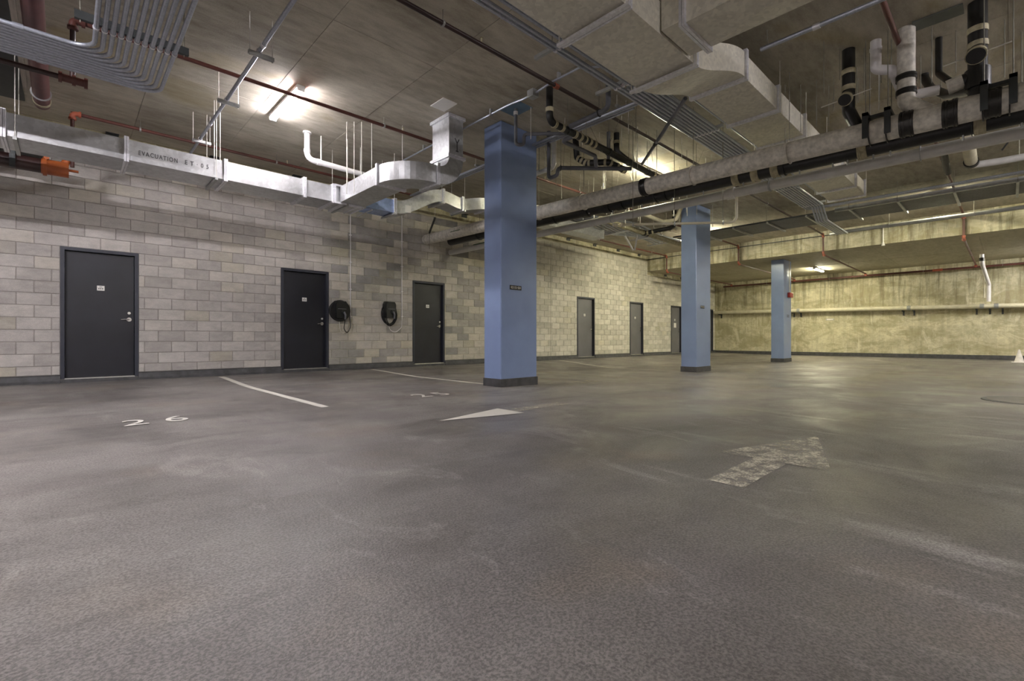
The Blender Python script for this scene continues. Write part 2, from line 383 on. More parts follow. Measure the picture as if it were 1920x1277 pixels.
ys = [Y0, -2.5, .35, 2.8, 5.45, 7.9, WALLY]
for a, b in zip(ys, ys[1:]): make('panel', bx(BEAMX, BEAMX + .03, a + .004, b - .004, SOF, CEIL - .17), 'beam', bf)
for a, b in zip(ys, ys[1:]): make('panel', bx(BEAMX + .006, BEAMX + .03, a + .004, b - .004, CEIL - .14, CEIL), 'beam', bf)

make('shadow_gap', bx(BEAMX + .003, BEAMX + .03, Y0, WALLY, CEIL - .172, CEIL - .138), 'strut_dark', bf)
# ------------------------------------------------------------------ far wall
fw = make('wall_far', bx(FARX + .012, FARX + .3, Y0, Y1, -.3, SOF + .1), 'far', kind='structure', label='stained yellow-lit concrete wall')
zs = [-.2, HC + .52 - 1.22, HC + .52, HC + 1.72, SOF]
ysf = [Y0, -4.6, -2.1, .36, 2.88, 5.5, 7.3, 8.95, WALLY + .02]
for a, b in zip(ysf, ysf[1:]):
    for c, d in zip(zs, zs[1:]): make('panel', bx(FARX + random.uniform(0, .005), FARX + .03, a + .006, b - .006, c + .006, d - .006), 'far', fw)
make('baseboard_far', bx(FARX - .045, FARX, Y0, WALLY - .01, -.1, HC - .625), 'base', bevel=.01, kind='structure', label='dark skirting along the far concrete wall')
make('wall_right', bx(X0, X1, Y0 - .2, Y0, -.3, CEIL + .1), 'plain', kind='structure')
make('wall_back', bx(X0 - .2, X0, Y0, Y1, -.3, CEIL + .1), 'plain', kind='structure')

# ------------------------------------------------------------------ block wall with doors
def ux(u): return aty(u, 600).x
DOORS = [(ux(113), ux(259.5)), (ux(527), ux(616)), (ux(774), ux(833.5)), (ux(1082), ux(1115)), (ux(1181), ux(1206)), (ux(1258), ux(1258) + 1.03), (ux(1338.5) - 1.03, ux(1338.5) - .02)]
DOORS[-1] = (24.02, 25.06)
DZ0, DZ1 = HC - .676, ZB + 10 * BH
ZT1 = ZB + 19 * BH; ZT2 = ZB + 16 * BH
bw = B(); xs = [X0] + [x for d in DOORS for x in d] + [X1]
for k in range(0, len(xs), 2): box(bw, xs[k], xs[k + 1], WALLY + .01, WALLY + .3, -.3, CEIL + .1)
for a, b in DOORS:
    box(bw, a, b, WALLY + .01, WALLY + .3, DZ1, CEIL + .1); box(bw, a, b, WALLY + .0, WALLY + .3, -.3, DZ0)
    box(bw, a, b, WALLY + .25, WALLY + .3, DZ0, DZ1)
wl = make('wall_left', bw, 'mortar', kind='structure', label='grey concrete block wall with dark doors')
# block layout
blocks = []; JX = ux(1032.6)
for r in range(-1, 19):
    z0, z1 = ZB + r * BH, ZB + (r + 1) * BH
    if r == -1: z0 = HC - .607
    off = 0 if r % 2 else .5
    k = -10
    while True:
        a = XB + (k + off) * BL; b = a + BL; k += 1
        if a > FARX: break
        if b < -2.2: continue
        top = ZT1 if a < BEAMX else ZT2
        if z1 > top + .01: continue
        segs = [(max(a, -2.2), min(b, FARX))]
        for d0, d1 in DOORS:
            if z1 > DZ1 + .01 or z1 < DZ0: continue
            ns = []
            for p, q in segs:
                if q <= d0 or p >= d1: ns.append((p, q)); continue
                if p < d0: ns.append((p, d0))
                if q > d1: ns.append((d1, q))
            segs = ns
        if JX and segs:
            ns = []
            for p, q in segs:
                if p < JX < q: ns += [(p, JX), (JX, q)]
                else: ns.append((p, q))
            segs = ns
        for p, q in segs:
            if q - p > .05: blocks.append((p, q, z0, z1, abs(q - p - BL) < 1e-4 and r >= 0))
def vis(bk):
    u0, v0, d = px(bk[0], WALLY, bk[2]); u1, v1, _ = px(bk[1], WALLY, bk[3])
    if d < 0 or u1 < 0 or v0 < 200: return 0
    # hidden behind the big duct
    if v0 < 0.1986 * (u0 - 237) + 322 and u0 < 760: return 0
    if 905 < u0 and u1 < 1008: return 0
    return abs(u1 - max(u0, 0)) * abs(v0 - v1)
blocks.sort(key=vis, reverse=True)
g = .0038
def bbox(bm, p, q, z0, z1, dy=0):
    c = .006; y = WALLY - dy; y1 = WALLY + .03
    o = [(p + g, z0 + g), (q - g, z0 + g), (q - g, z1 - g), (p + g, z1 - g)]
    i = [(p + g + c, z0 + g + c), (q - g - c, z0 + g + c), (q - g - c, z1 - g - c), (p + g + c, z1 - g - c)]
    bk = [bm.verts.new((x, y1, z)) for x, z in o]; md = [bm.verts.new((x, y + .006, z)) for x, z in o]; fr = [bm.verts.new((x, y, z)) for x, z in i]
    for k in range(4):
        n = (k + 1) % 4; bm.faces.new((bk[k], bk[n], md[n], md[k])); bm.faces.new((md[k], md[n], fr[n], fr[k]))
    bm.faces.new(fr); return bm
full = None; nsep = 0; rest = B()
for bk in blocks:
    p, q, z0, z1, isf = bk; dy = random.uniform(-.002, .002)
    if nsep < 290 and vis(bk) > 0:
        nsep += 1
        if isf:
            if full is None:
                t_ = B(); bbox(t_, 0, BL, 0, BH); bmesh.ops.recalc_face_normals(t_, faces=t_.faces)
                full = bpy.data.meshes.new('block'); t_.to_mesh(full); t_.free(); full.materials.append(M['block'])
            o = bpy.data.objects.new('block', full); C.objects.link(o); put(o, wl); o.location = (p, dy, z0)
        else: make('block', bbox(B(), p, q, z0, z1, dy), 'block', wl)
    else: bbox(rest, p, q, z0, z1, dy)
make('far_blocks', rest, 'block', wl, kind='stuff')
# strip above the blocks with a dark gap, and steel clips
make('top_course', bx(-2.2, BEAMX, WALLY - .004, WALLY + .03, ZT1 + .045, CEIL), 'far', wl)
make('top_course', bx(BEAMX, FARX, WALLY - .004, WALLY + .03, ZT2 + .045, SOF), 'far', wl)
make('shadow_gap', bx(-2.2, FARX, WALLY + .012, WALLY + .03, ZT1 - .002, ZT1 + .046), 'strut_dark', wl)
for k in range(12):
    x = .6 + 1.56 * k
    if x > 18.2: continue
    make('steel_clip', box(bx(x - .09, x + .09, WALLY - .03, WALLY, CEIL - .09, CEIL), x - .09, x + .09, WALLY - .10, WALLY - .03, CEIL - .012, CEIL), 'strut_dark', wl)
for x in (20.0, 21.5, 23.0, 24.4):
    make('steel_clip', bx(x - .09, x + .09, WALLY - .03, WALLY, SOF - .09, SOF), 'strut_dark', wl)
bb = [-6.0] + [x for d in DOORS for x in d] + [FARX]
for n_, k in enumerate(range(0, len(bb), 2)):
    if bb[k + 1] - bb[k] > .05:
        m_ = B(); prof = [(WALLY - .005, HC - .607), (WALLY - .035, HC - .625), (WALLY - .045, HC - .70), (WALLY - .075, HC - .735), (WALLY - .075, 0), (WALLY + .01, 0)]
        a, b = bb[k] - (.0 if k else 0), bb[k + 1]; r0 = [m_.verts.new((a, y, z)) for y, z in prof]; r1 = [m_.verts.new((b, y, z)) for y, z in prof]
        for j in range(5): m_.faces.new((r0[j], r0[j + 1], r1[j + 1], r1[j]))
        m_.faces.new(r0[::-1]); m_.faces.new(r1)
        make('baseboard_left', m_, 'base', kind='structure', label='dark coved skirting under the block wall')

def door(i, a, b, plate=True, leafm='door'):
    t = thing('door_%d' % i, ['dark door nearest the left edge', 'dark door left of the two car chargers', 'dark door right of the two car chargers', 'grey-lit door just right of the first column',
              'second grey-lit door right of the first column', 'grey-lit door with a paper notice, beside the second column', 'farthest door, half hidden by the second column'][i - 1], None, ((a + b) / 2, WALLY, DZ0), kind='structure')
    fwid = .052; f = B(); y0, y1 = WALLY - .012, WALLY + .13
    box(f, a, a + fwid, y0, y1, DZ0, DZ1); box(f, b - fwid, b, y0, y1, DZ0, DZ1); box(f, a + fwid, b - fwid, y0, y1, DZ1 - fwid, DZ1)
    make('door_frame', f, 'frame', t)
    make('threshold', bx(a + fwid, b - fwid, WALLY - .02, WALLY + .11, DZ0 - .01, DZ0 + .012), 'chrome', t)
    make('door_sill', bx(a, b, WALLY - .04, WALLY + .1, fz(a, 10.8) - .05, DZ0 - .008), 'base', t)
    lf = make('door_leaf', bx(a + fwid + .004, b - fwid - .004, WALLY + .075, WALLY + .12, DZ0 + .014, DZ1 - fwid - .004), 'door' if i < 4 else 'door_lit', t, bevel=.002)
    hx = b - fwid - .075; hz = HC + .345; yf = WALLY + .075
    h = B(); disc(h, (hx, yf - .006, hz), (0, 1, 0), .036, .014); tube(h, [(hx, yf, hz), (hx, yf - .055, hz)], .011, 10)
    tube(h, [(hx + .006, yf - .055, hz), (hx - .06, yf - .058, hz + .002), (hx - .115, yf - .05, hz - .004)], .009, 8)
    make('handle', h, 'chrome', lf, True)
    d = B(); disc(d, (hx, yf - .01, hz + .115), (0, 1, 0), .024, .022); disc(d, (hx, yf - .024, hz + .115), (0, 1, 0), .014, .012, 12); make('deadbolt', d, 'chrome', lf, True)
    cx = (a + b) / 2; pz = HC + .885
    pl = make('number_plate', bx(cx - .05, cx + .05, yf - .004, yf, pz - .042, pz + .042), 'plate', lf)
    mk = B(); box(mk, cx - .018, cx + .018, yf - .006, yf - .003, pz + .018, pz + .026)
    for s in (-.024, 0, .024): box(mk, cx + s - .006, cx + s + .006, yf - .006, yf - .003, pz - .022, pz + .004)
    # plate marks are too small to read in the photograph
    make('plate_marks', mk, 'ink', t)
    hg = B()
    for z in (DZ0 + .25, (DZ0 + DZ1) / 2, DZ1 - .3): tube(hg, [(a + fwid + .004, yf - .008, z - .05), (a + fwid + .004, yf - .008, z + .05)], .008, 8)
    make('hinge', hg, 'frame', t)
    if i == 6: make('paper_notice', bx(cx - .10, cx + .12, yf - .005, yf - .001, pz - .36, pz - .14), 'plate', lf, label='white paper notice')
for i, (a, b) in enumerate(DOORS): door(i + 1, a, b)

# ------------------------------------------------------------------ columns
def column(x0, y0, top, label, sign=None, lx=.86, ly=.43):
    z = min(fz(x0, y0), fz(x0 + lx, y0))
    t = thing('column', label, 'column', (x0 + lx / 2, y0 + ly / 2, z), 'blue concrete columns')
    make('shaft', bx(x0, x0 + lx, y0, y0 + ly, z, top), 'blue', t, bevel=.012)
    e = .012; make('column_base', bx(x0 - e, x0 + lx + e, y0 - e, y0 + ly + e, z - .05, z + .145), 'base', t, bevel=.004, label='dark painted base band')
    if sign:
        sx, sw, sz, sh = sign; s = make('sign', bx(x0 + sx, x0 + sx + sw, y0 - .006, y0, sz - sh / 2, sz + sh / 2), 'blacksign', t, label='small black sign with pale digits')
        text('sign_digits', '025\u00b7551\u00b7024', 'letter', s, (x0 + sx + sw / 2, y0 - .0075, sz), (math.radians(90), 0, 0), sh * .78, 'CENTER', sx=sw / (sh * 4.6))
    return t
c1 = column(5.21, 5.77, CEIL, 'nearest blue column, reaching the high slab', (.20, .27, HC + (635 - 539) / F * 7.95, .075))
c2 = column(12.2, 5.75, CEIL, 'middle blue column, under the high slab', (.25, .22, HC + (635 - 575.5) / F * 12.75, .075))
c3 = column(19.27, 5.76, SOF, 'farthest blue column, under the beam of the low slab')
# fire alarm, conduit and plates on the third column
al = thing('fire_alarm', 'red fire alarm box on the farthest column', 'alarm', (19.85, 5.70, 2.4))
az = HC + (635 - 553) / F * 17.7
make('alarm_box', bx(19.68, 20.02, 5.66, 5.755, az - .09, az + .09), 'firered', al, bevel=.008)
make('alarm_conduit', tb([(19.84, 5.735, az + .09), (19.84, 5.735, SOF)], .012, 8), 'cream', al)
pl3 = thing('column_plate', 'two small dark plates on the farthest column', 'sign', (19.8, 5.75, 1.8))
for zz in (-.0, -.06): make('plate', bx(19.62, 19.88, 5.752, 5.759, HC + .88 + zz - .012, HC + .88 + zz + .012), 'blacksign', pl3)
wp = atx(1556, 599, FARX - .004); wpt = thing('wall_plate', 'small grey plate low on the far concrete wall', 'sign', wp)
make('plate', bx(FARX - .012, FARX, wp.y - .16, wp.y + .16, wp.z - .04, wp.z + .04), 'strut', wpt); make('plate_face', bx(FARX - .015, FARX - .01, wp.y - .12, wp.y + .12, wp.z - .02, wp.z + .02), 'cone', wpt)

# ------------------------------------------------------------------ floor markings
def flat(name, poly, m, label, group=None, cat='marking', h=.004, sub=14):
    """thin paint film that follows the floor"""
    bm = B(); P = [Vector((x, y, 0)) for x, y in poly]; f = bm.faces.new([bm.verts.new(p) for p in P])
    if sub:
        bmesh.ops.subdivide_edges(bm, edges=list(bm.edges), cuts=sub, use_grid_fill=True)
    for v in bm.verts: v.co.z = fz(v.co.x, v.co.y) + h
    o = make(name, bm, m, None, False, label=label, cat=cat, group=group); return o
sw = .05
lines = [(2.20, 5.48, 10.55, 'paint', 'white stall line nearest the left edge, ending right of the number 26'), (5.36, 6.25, 10.6, 'paint', 'white stall line running to the nearest column'),
         (8.80, 5.3, 10.6, 'paint_faint', 'faint yellowish stall line right behind the nearest column'), (12.25, 6.25, 10.6, 'paint', 'white stall line running to the middle column'),
         (15.6, 5.6, 10.5, 'paint_worn', 'stall line between the middle and farthest columns'), (19.0, 6.3, 10.5, 'paint_worn', 'stall line running to the farthest column')]
for x, a, b, m_, lab in lines:
    bm = B(); n = 24; pr = None
    for k in range(n + 1):
        y = a + (b - a) * k / n; r_ = [bm.verts.new((x - sw, y, fz(x - sw, y) + .004)), bm.verts.new((x + sw, y, fz(x + sw, y) + .004))]
        if pr: bm.faces.new((pr[0], pr[1], r_[1], r_[0]))
        pr = r_
    make('stall_line', bm, m_, None, label=lab, cat='line', group='parking stall lines')
def num(s, x, y, m_, lab, size=.50, sp=1.5, sx=.8):
    t = thing('stall_number', lab, 'number', (x, y, fz(x, y)), 'painted stall numbers')
    text('digits', s, m_, t, (x, y, fz(x, y) + .006), (0, 0, 0), size, 'CENTER', .001, sx, sp, .50, .0)
num('26', .64, 5.69, 'paint_solid', 'white stall number 26 left of the nearest stall line')
num('25', 3.77, 5.64, 'paint_solid', 'white stall number 25 left of the nearest column')
num('24', 7.26, 5.61, 'paint_faint', 'faint stall number 24 right of the nearest column')
def arrow(x_tail, x_neck, x_tip, yc, hw, m1, m2, lab, loc):
    t = thing('floor_arrow', lab, 'arrow', loc)
    def q(poly, mm, nm, sub=8):
        bm = B(); bm.faces.new([bm.verts.new((x, y, 0)) for x, y in poly]); bmesh.ops.subdivide_edges(bm, edges=list(bm.edges), cuts=sub, use_grid_fill=True)
        for v in bm.verts: v.co.z = fz(v.co.x, v.co.y) + .005
        make(nm, bm, mm, t)
    s = .10
    q([(x_tail, yc - s), (x_neck, yc - s), (x_neck, yc + s), (x_tail, yc + s)], m1, 'shaft')
    q([(x_neck, yc - hw), (x_tip, yc), (x_neck, yc + hw)], m2, 'head', 0)
arrow(4.47, 3.58, 2.62, 3.80, .22, 'paint_worn', 'paint', 'worn white arrow in front of the nearest column pointing left', (3.6, 3.80, .03))
arrow(2.63, 3.34, 4.45, 1.08, .34, 'paint_worn', 'paint_worn', 'worn white arrow on the open floor pointing away at right', (3.5, 1.12, .03))
q = atz(1968, 756, -.87); mh = thing('manhole_cover', 'round dark cover set flush in the floor at the right edge', 'cover', (q.x, q.y, fz(q.x, q.y)))
make('cover_ring', disc(B(), (q.x, q.y, fz(q.x, q.y) + .004), (0, 0, 1), .66, .012, 40), 'base', mh)
make('cover_plate', disc(B(), (q.x, q.y, fz(q.x, q.y) + .006), (0, 0, 1), .60, .014, 40), 'patch', mh)
q = Vector((23.6, -.05, 0)); z_ = fz(q.x, q.y); cn = thing('traffic_cone', 'small white cone by the far wall at the right edge', 'cone', (q.x, q.y, z_))
q = atz(1911, 678, -.80); k_ = 16.0 / (q.x * CT + q.y * ST); q = Vector((q.x * k_, q.y * k_, 0)); z_ = fz(q.x, q.y); cn.location = (q.x, q.y, z_); WL[cn] = Vector((q.x, q.y, z_))
bm = B(); bmesh.ops.create_cone(bm, cap_ends=True, segments=20, radius1=.12, radius2=.022, depth=.42, matrix=Matrix.Translation((q.x, q.y, z_ + .24))); make('cone_body', bm, 'cone', cn, True)
make('cone_base', bx(q.x - .18, q.x + .18, q.y - .18, q.y + .18, z_, z_ + .03), 'cone', cn, bevel=.008)

# ------------------------------------------------------------------ lamps
for i, (x, y, z, ax, ln, st, col, lab, seen) in enumerate(LAMPS):
    t = thing('strip_light', lab, 'light', (x, y, z), 'ceiling strip lights')
    d = Vector((1, 0, 0)) if ax == 'x' else Vector((0, 1, 0)); s = Vector((0, 1, 0)) if ax == 'x' else Vector((1, 0, 0))
    c = Vector((x, y, z)); h = ln / 2
    sweep_b = sweep(B(), [c - d * (h + .03) + Vector((0, 0, -.025)), c + d * (h + .03) + Vector((0, 0, -.025))], rect(.11, .045))
    make('light_housing', sweep_b, 'plate', t)
    em = emis('tube_glow', col, st)
    for k in (-.028, .028):
        a = c + s * k + Vector((0, 0, -.066)); make('fluorescent_tube', tb([a - d * h, a + d * h], .013, 8), em, t)
    for k in (-1, 1):
        a = c + d * k * (h + .02) + Vector((0, 0, -.06)); make('lamp_holder', sweep(B(), [a - d * .012, a + d * .012], rect(.10, .05)), 'plate', t)

exec_marker = 0
# ------------------------------------------------------------------ ducts
KD = .93; CD = HC + 3.6 / KD
def rescale(t):
    for o in t.children:
        for k in (o.data,): k.transform(Matrix.Translation((0, 0, HC)) @ Matrix.Scale(KD, 4) @ Matrix.Translation((0, 0, -HC)))
        if o.name.startswith('hanger_rod'): pass
def duct(parent, pts, w_, h, m='galv', R=0, up=(0, 0, 1), name='duct_section', n=8):
    P = rnd(pts, R, n) if R else [Vector(p) for p in pts]
    return make(name, sweep(B(), P, rect(w_, h), up), m, parent)
def flange(parent, p, d, w_, h, up=(0, 0, 1), e=.034, t=.05, m='flange'):
    p = Vector(p); d = Vector(d).normalized(); bm = B(); u = Vector(up); s = d.cross(u)
    for sgn in (-1, 1):   # two bolted angle rings
        c = p + d * sgn * (t / 4 + .002)
        for (cx, cy, ww, hh) in ((0, h / 2 + e / 2, w_ + 2 * e, e), (0, -h / 2 - e / 2, w_ + 2 * e, e), (w_ / 2 + e / 2, 0, e, h), (-w_ / 2 - e / 2, 0, e, h)):
            q = c + s * cx + u * cy; sweep(bm, [q - d * t / 4, q + d * t / 4], rect(ww, hh), up)
    return make('flange', bm, m, parent)
def trapeze(parent, c, axis_across, half, z, top=CEIL, m='strut'):
    """strut under a run with two rods"""
    c = Vector(c); a = Vector(axis_across).normalized(); p, q = c - a * half, c + a * half; p.z = q.z = z
    make('strut', sweep(B(), [p, q], rect(.041, .041)), m, parent)
    for e in (p + a * .03, q - a * .03): rod(parent, e.x, e.y, z - .04, top)
# A: long duct along the block wall
A = thing('exhaust_duct', 'long galvanised rectangular duct along the block wall, stencilled EVACUATION', 'duct', (1.5, 9.2, 3.6))
YA0, YA1 = 8.88, 9.53; yA = (YA0 + YA1) / 2; ZA0, ZA1 = HC + 2.616, HC + 2.916; zA = (ZA0 + ZA1) / 2; wA = YA1 - YA0; hA = .30
def xa(u): d = _dir(u, 0); return YA0 / d[1] * d[0]
fx = [-3.0, xa(-190), xa(5), xa(237), xa(423), xa(571), xa(625), xa(644)]
for a, b in zip(fx, fx[1:]):
    duct(A, [(a + .004, yA, zA), (b - .004, yA, zA)], wA, hA)
    flange(A, (b, yA, zA), (1, 0, 0), wA, hA)
def dtext(st, u0, u1, v, size):
    p = aty((u0 + u1) / 2, v, YA0); text('duct_lettering', st, 'ink', A, ((xa(u0) + xa(u1)) / 2, YA0 - .002, p.z), (math.radians(90), 0, 0), size, 'CENTER', sp=1.25, width=xa(u1) - xa(u0), bold=.001)
dtext('EVACUATION', 260, 333, 294.5, .092); dtext('E T \u00b7 0 5', 347, 391, 309, .092)
for u in (28, 405, 650):
    x = xa(u)
    for y in (YA0 - .03, YA1 + .03): rod(A, x, y, ZA0 - .03, CD)
    make('strap', bx(x - .02, x + .02, YA0 - .05, YA1 + .05, ZA0 - .045, ZA0 - .004), 'strut', A)
for u, dy in ((402, .5), (413, .6)): rod(A, xa(u), YA0 + .01, ZA1, CD)
# junction piece at the end
XJ0, XJ1 = 3.80, 4.36
duct(A, [(fx[-1] + .004, yA, zA), (XJ1 + .02, yA, zA)], wA, hA)
flange(A, (4.0, YA0 - .02, zA), (0, 1, 0), .5, hA)
for k in (4.2, 4.32, 4.5): make('hem', bx(k, k + .02, YA0, YA1, ZA0 - .02, ZA0), 'flange', A)
# B: branch towards the camera, elbow and riser
Bd = thing('branch_duct', 'galvanised branch duct with a round elbow and riser to the slab', 'duct', (4.1, 7.6, 3.6))
xB = 4.08; wB = .50
duct(Bd, [(xB, YA0 - .045, zA), (xB, 7.36, zA)], wB, hA)
flange(Bd, (xB, 7.34, zA), (0, 1, 0), wB, hA)
E_ = [Vector((4.53 - .45 * math.cos(t), 7.32 - .45 * math.sin(t), zA)) for t in [math.pi / 2 * k / 12 for k in range(13)]]
duct(Bd, E_, wB, hA)
yC = 6.87; flange(Bd, (4.55, yC, zA), (1, 0, 0), wB, hA)
Rr = .19; ctr = Vector((4.57, yC, zA + .36)); xC = 4.57 + .36
E2 = [Vector((4.57, yC, zA))] + [Vector((4.57 + .36 * math.sin(t), yC, zA + .36 - .36 * math.cos(t))) for t in [math.pi / 2 * k / 12 for k in range(1, 13)]]
duct(Bd, E2, wB, hA)
flange(Bd, (xC, yC, zA + .38), (0, 0, 1), wB, hA, up=(1, 0, 0))
duct(Bd, [(xC, yC, zA + .40), (xC, yC, CD - .02)], wB, hA, up=(1, 0, 0))
flange(Bd, (xC, yC, CD - .03), (0, 0, 1), wB, hA, up=(1, 0, 0))
ar = B(); ax_, az_ = xC + .02, zA + .60; yf = yC - wB / 2 - .003
for a, b in (((0, -.11), (0, .05)), ((0, .03), (-.045, .11)), ((0, .03), (.045, .11)), ((-.03, -.11), (.03, -.11))):
    sweep(ar, [(ax_ + a[0], yf, az_ + a[1]), (ax_ + b[0], yf, az_ + b[1])], rect(.002, .018), (1, 0, 0) if a[0] == b[0] else (0, 0, 1))
make('flow_mark', ar, 'ink', Bd)
for u, v in ((650, 248), (664, 256), (678, 270), (697, 261)):
    p = atz(u, 320, 3.0); rod(Bd, p.x, p.y if p.y < 9.5 else 9.4, ZA1 - .02 if u > 670 else ZA0 - .03, CD)
rod(Bd, 4.45, 7.6, ZA1, CD)
# D: continuation with an offset
D = thing('offset_duct', 'galvanised duct section with S bends between the branch duct and the nearest column', 'duct', (6.0, 9.2, 3.8))
hD = .27; zD = HC + 2.645 + hD / 2
def sc(a, b, n=10):  # s-curve between points along x
    a, b = Vector(a), Vector(b); return [Vector((a.x + (b.x - a.x) * k / n, a.y + (b.y - a.y) * (lambda s: s * s * (3 - 2 * s))(k / n), a.z + (b.z - a.z) * (lambda s: s * s * (3 - 2 * s))(k / n))) for k in range(n + 1)]
yD = 9.12
wD = .44
duct(D, [(4.40, yD, zD), (5.02, yD, zD)], wD, hD, 'bluefilm'); flange(D, (5.04, yD, zD), (1, 0, 0), wD, hD)
duct(D, sc((5.06, yD, zD), (6.25, yD, zD + .47), 14), wD, hD); flange(D, (6.27, yD, zD + .47), (1, 0, 0), wD, hD)
duct(D, sc((6.29, yD, zD + .47), (6.80, yD, zD + .40)), wD, hD); flange(D, (6.82, yD, zD + .40), (1, 0, 0), wD, hD)
duct(D, sc((6.84, yD, zD + .40), (7.45, yD - .12, zD + .5)), wD, hD); flange(D, (7.47, yD - .12, zD + .5), (1, 0, 0), wD, hD)
duct(D, [(7.49, yD - .12, zD + .5), (12.3, yD - .12, zD + .5)], wD, hD); flange(D, (8.7, yD - .12, zD + .5), (1, 0, 0), wD, hD)
make('duct_label', bx(5.28, 5.42, yD - wD / 2 - .003, yD - wD / 2, zD - .07, zD + .08), 'plate', D, label='white label')
for x, z in ((5.0, zD - .14), (6.2, zD + .33), (6.85, zD + .26), (8.4, zD + .36)):
    make('strap', bx(x - .02, x + .02, yD - wD / 2 - .06, yD + wD / 2 + .06, z - .045, z - .005), 'strut', D)
    for s in (-1, 1): rod(D, x, yD + s * (wD / 2 + .04), z - .04, CD)
for t_ in (A, Bd, D): rescale(t_)
# R: big duct overhead
Rd = thing('supply_duct', 'large dusty galvanised duct crossing overhead at top centre', 'duct', (4, 2.5, 3.7))
zR0 = HC + 2.80; hR = .30; wR = .66; yR = 2.545
RX = [-1.6, -.3, .95, 2.18, 3.43, 4.66]
for a, b in zip(RX, RX[1:]):
    duct(Rd, [(a + .004, yR, zR0 + hR / 2), (b - .004, yR, zR0 + hR / 2)], wR, hR, 'galv_dusty')
    # cross-broken underside: shallow pyramid crease
    bm = B(); c0 = bm.verts.new(((a + b) / 2, yR, zR0 - .030)); cs = [bm.verts.new(p) for p in ((a + .05, yR - wR / 2 + .01, zR0 - .001), (b - .05, yR - wR / 2 + .01, zR0 - .001), (b - .05, yR + wR / 2 - .01, zR0 - .001), (a + .05, yR + wR / 2 - .01, zR0 - .001))]
    for k in range(4): bm.faces.new((cs[k], cs[(k + 1) % 4], c0))
    make('creased_panel', bm, 'galv_dusty', Rd); flange(Rd, (b, yR, zR0 + hR / 2), (1, 0, 0), wR, hR)
    make('strap', bx(b - .075, b - .035, yR - wR / 2 - .06, yR + wR / 2 + .06, zR0 - .055, zR0 - .03), 'flange', Rd)
    for s in (-1, 1): rod(Rd, b - .055, yR + s * (wR / 2 + .045), zR0 - .05)
zR1 = HC + 3.0; yR1 = 2.41; wR1 = .62
duct(Rd, sc((4.68, yR, zR0 + hR / 2), (5.65, yR1, zR1 + .14), 14), wR1 + .02, .285, 'galv_dusty'); flange(Rd, (5.67, yR1, zR1 + .14), (1, 0, 0), wR1, .28)
RX2 = [5.67, 6.78, 7.92, 9.05, 10.2, 11.25, 12.1]
for a, b in zip(RX2, RX2[1:]):
    duct(Rd, [(a + .004, yR1, zR1 + .14), (b - .004, yR1, zR1 + .14)], wR1, .28, 'galv_dusty')
    bm = B(); c0 = bm.verts.new(((a + b) / 2, yR1, zR1 - .026)); cs = [bm.verts.new(p) for p in ((a + .05, yR1 - wR1 / 2 + .01, zR1 - .001), (b - .05, yR1 - wR1 / 2 + .01, zR1 - .001), (b - .05, yR1 + wR1 / 2 - .01, zR1 - .001), (a + .05, yR1 + wR1 / 2 - .01, zR1 - .001))]
    for k in range(4): bm.faces.new((cs[k], cs[(k + 1) % 4], c0))
    make('creased_panel', bm, 'galv_dusty', Rd); flange(Rd, (b, yR1, zR1 + .14), (1, 0, 0), wR1, .28)
    for s in (-1, 1): rod(Rd, b - .055, yR1 + s * (wR1 / 2 + .045), zR1 - .05)
make('duct_label', bx(5.2, 5.3, 2.2 - .03, 2.2 - .02, zR1 + .1, zR1 + .2), 'plate', Rd)
# U: side duct to the right
Ud = thing('side_duct', 'wide galvanised duct leaving the overhead duct to the right at top', 'duct', (4.24, 1, 3.7))
xU = 4.245; wU = .51; zU = HC + 2.80; hU = .42
duct(Ud, [(xU, 1.98, zU + hU / 2), (xU, -.3, zU + hU / 2)], wU, hU, 'galv_dusty'); flange(Ud, (xU, 2.0, zU + hU / 2), (0, 1, 0), wU, hU)
duct(Ud, [(xU, -.34, zU + hU / 2), (xU, -3.2, zU + hU / 2)], wU, hU, 'galv_dusty'); flange(Ud, (xU, -.32, zU + hU / 2), (0, 1, 0), wU, hU)
duct(Ud, [(xU, 2.20, zU + .02 + .14), (xU, 2.02, zU + .02 + .14)], .56, .28, 'galv_dusty', name='collar')
for (a, b) in ((1.96, .85), (.85, -.28)):
    bm = B(); c0 = bm.verts.new((xU, (a + b) / 2, zU - .035)); cs = [bm.verts.new(p) for p in ((xU - wU / 2 + .01, a, zU - .001), (xU + wU / 2 - .01, a, zU - .001), (xU + wU / 2 - .01, b, zU - .001), (xU - wU / 2 + .01, b, zU - .001))]
    for k in range(4): bm.faces.new((cs[k], cs[(k + 1) % 4], c0))
    make('creased_panel', bm, 'galv_dusty', Ud)

# ------------------------------------------------------------------ conduit banks
# E: flat bank turning overhead at top left
E = thing('conduit_bank', 'flat bank of eleven steel conduits bending overhead at top left', 'conduit', (.5, 6.6, HC + 2.9))
zE = HC + 2.9
for k in range(11):
    x = .21 + .060 * k; y = 6.33 + .0625 * k
    make('conduit', tb([(-3.2, y, zE), (x, y, zE), (x, -1.5, zE)], .0205, 10, .19), 'emt', E, True)
for k in range(11):
    y = 6.33 + .0625 * k; c = disc(B(), (-.32 + (k * 5 % 3) * .07, y, zE), (1, 0, 0), .027, .075, 10)
    make('coupling', c, 'emt', E, True)
y = 5.86; make('strut', bx(.06, .93, y - .02, y + .02, zE + .024, zE + .066), 'strut_dark', E); make('strut', bx(.06, .93, y - .02, y + .02, zE + .066, zE + .1), 'strut_dark', E)
for x in (.10, .89): rod(E, x, y, zE, m='rod_dark')
for k in range(11):
    x = .21 + .060 * k; disc_ = tb([(x, y - .012, zE), (x, y + .012, zE)], .027, 10); make('clamp', disc_, 'flange', E)
y = 1.6; make('strut', bx(.06, .93, y - .02, y + .02, zE + .024, zE + .066), 'strut_dark', E)
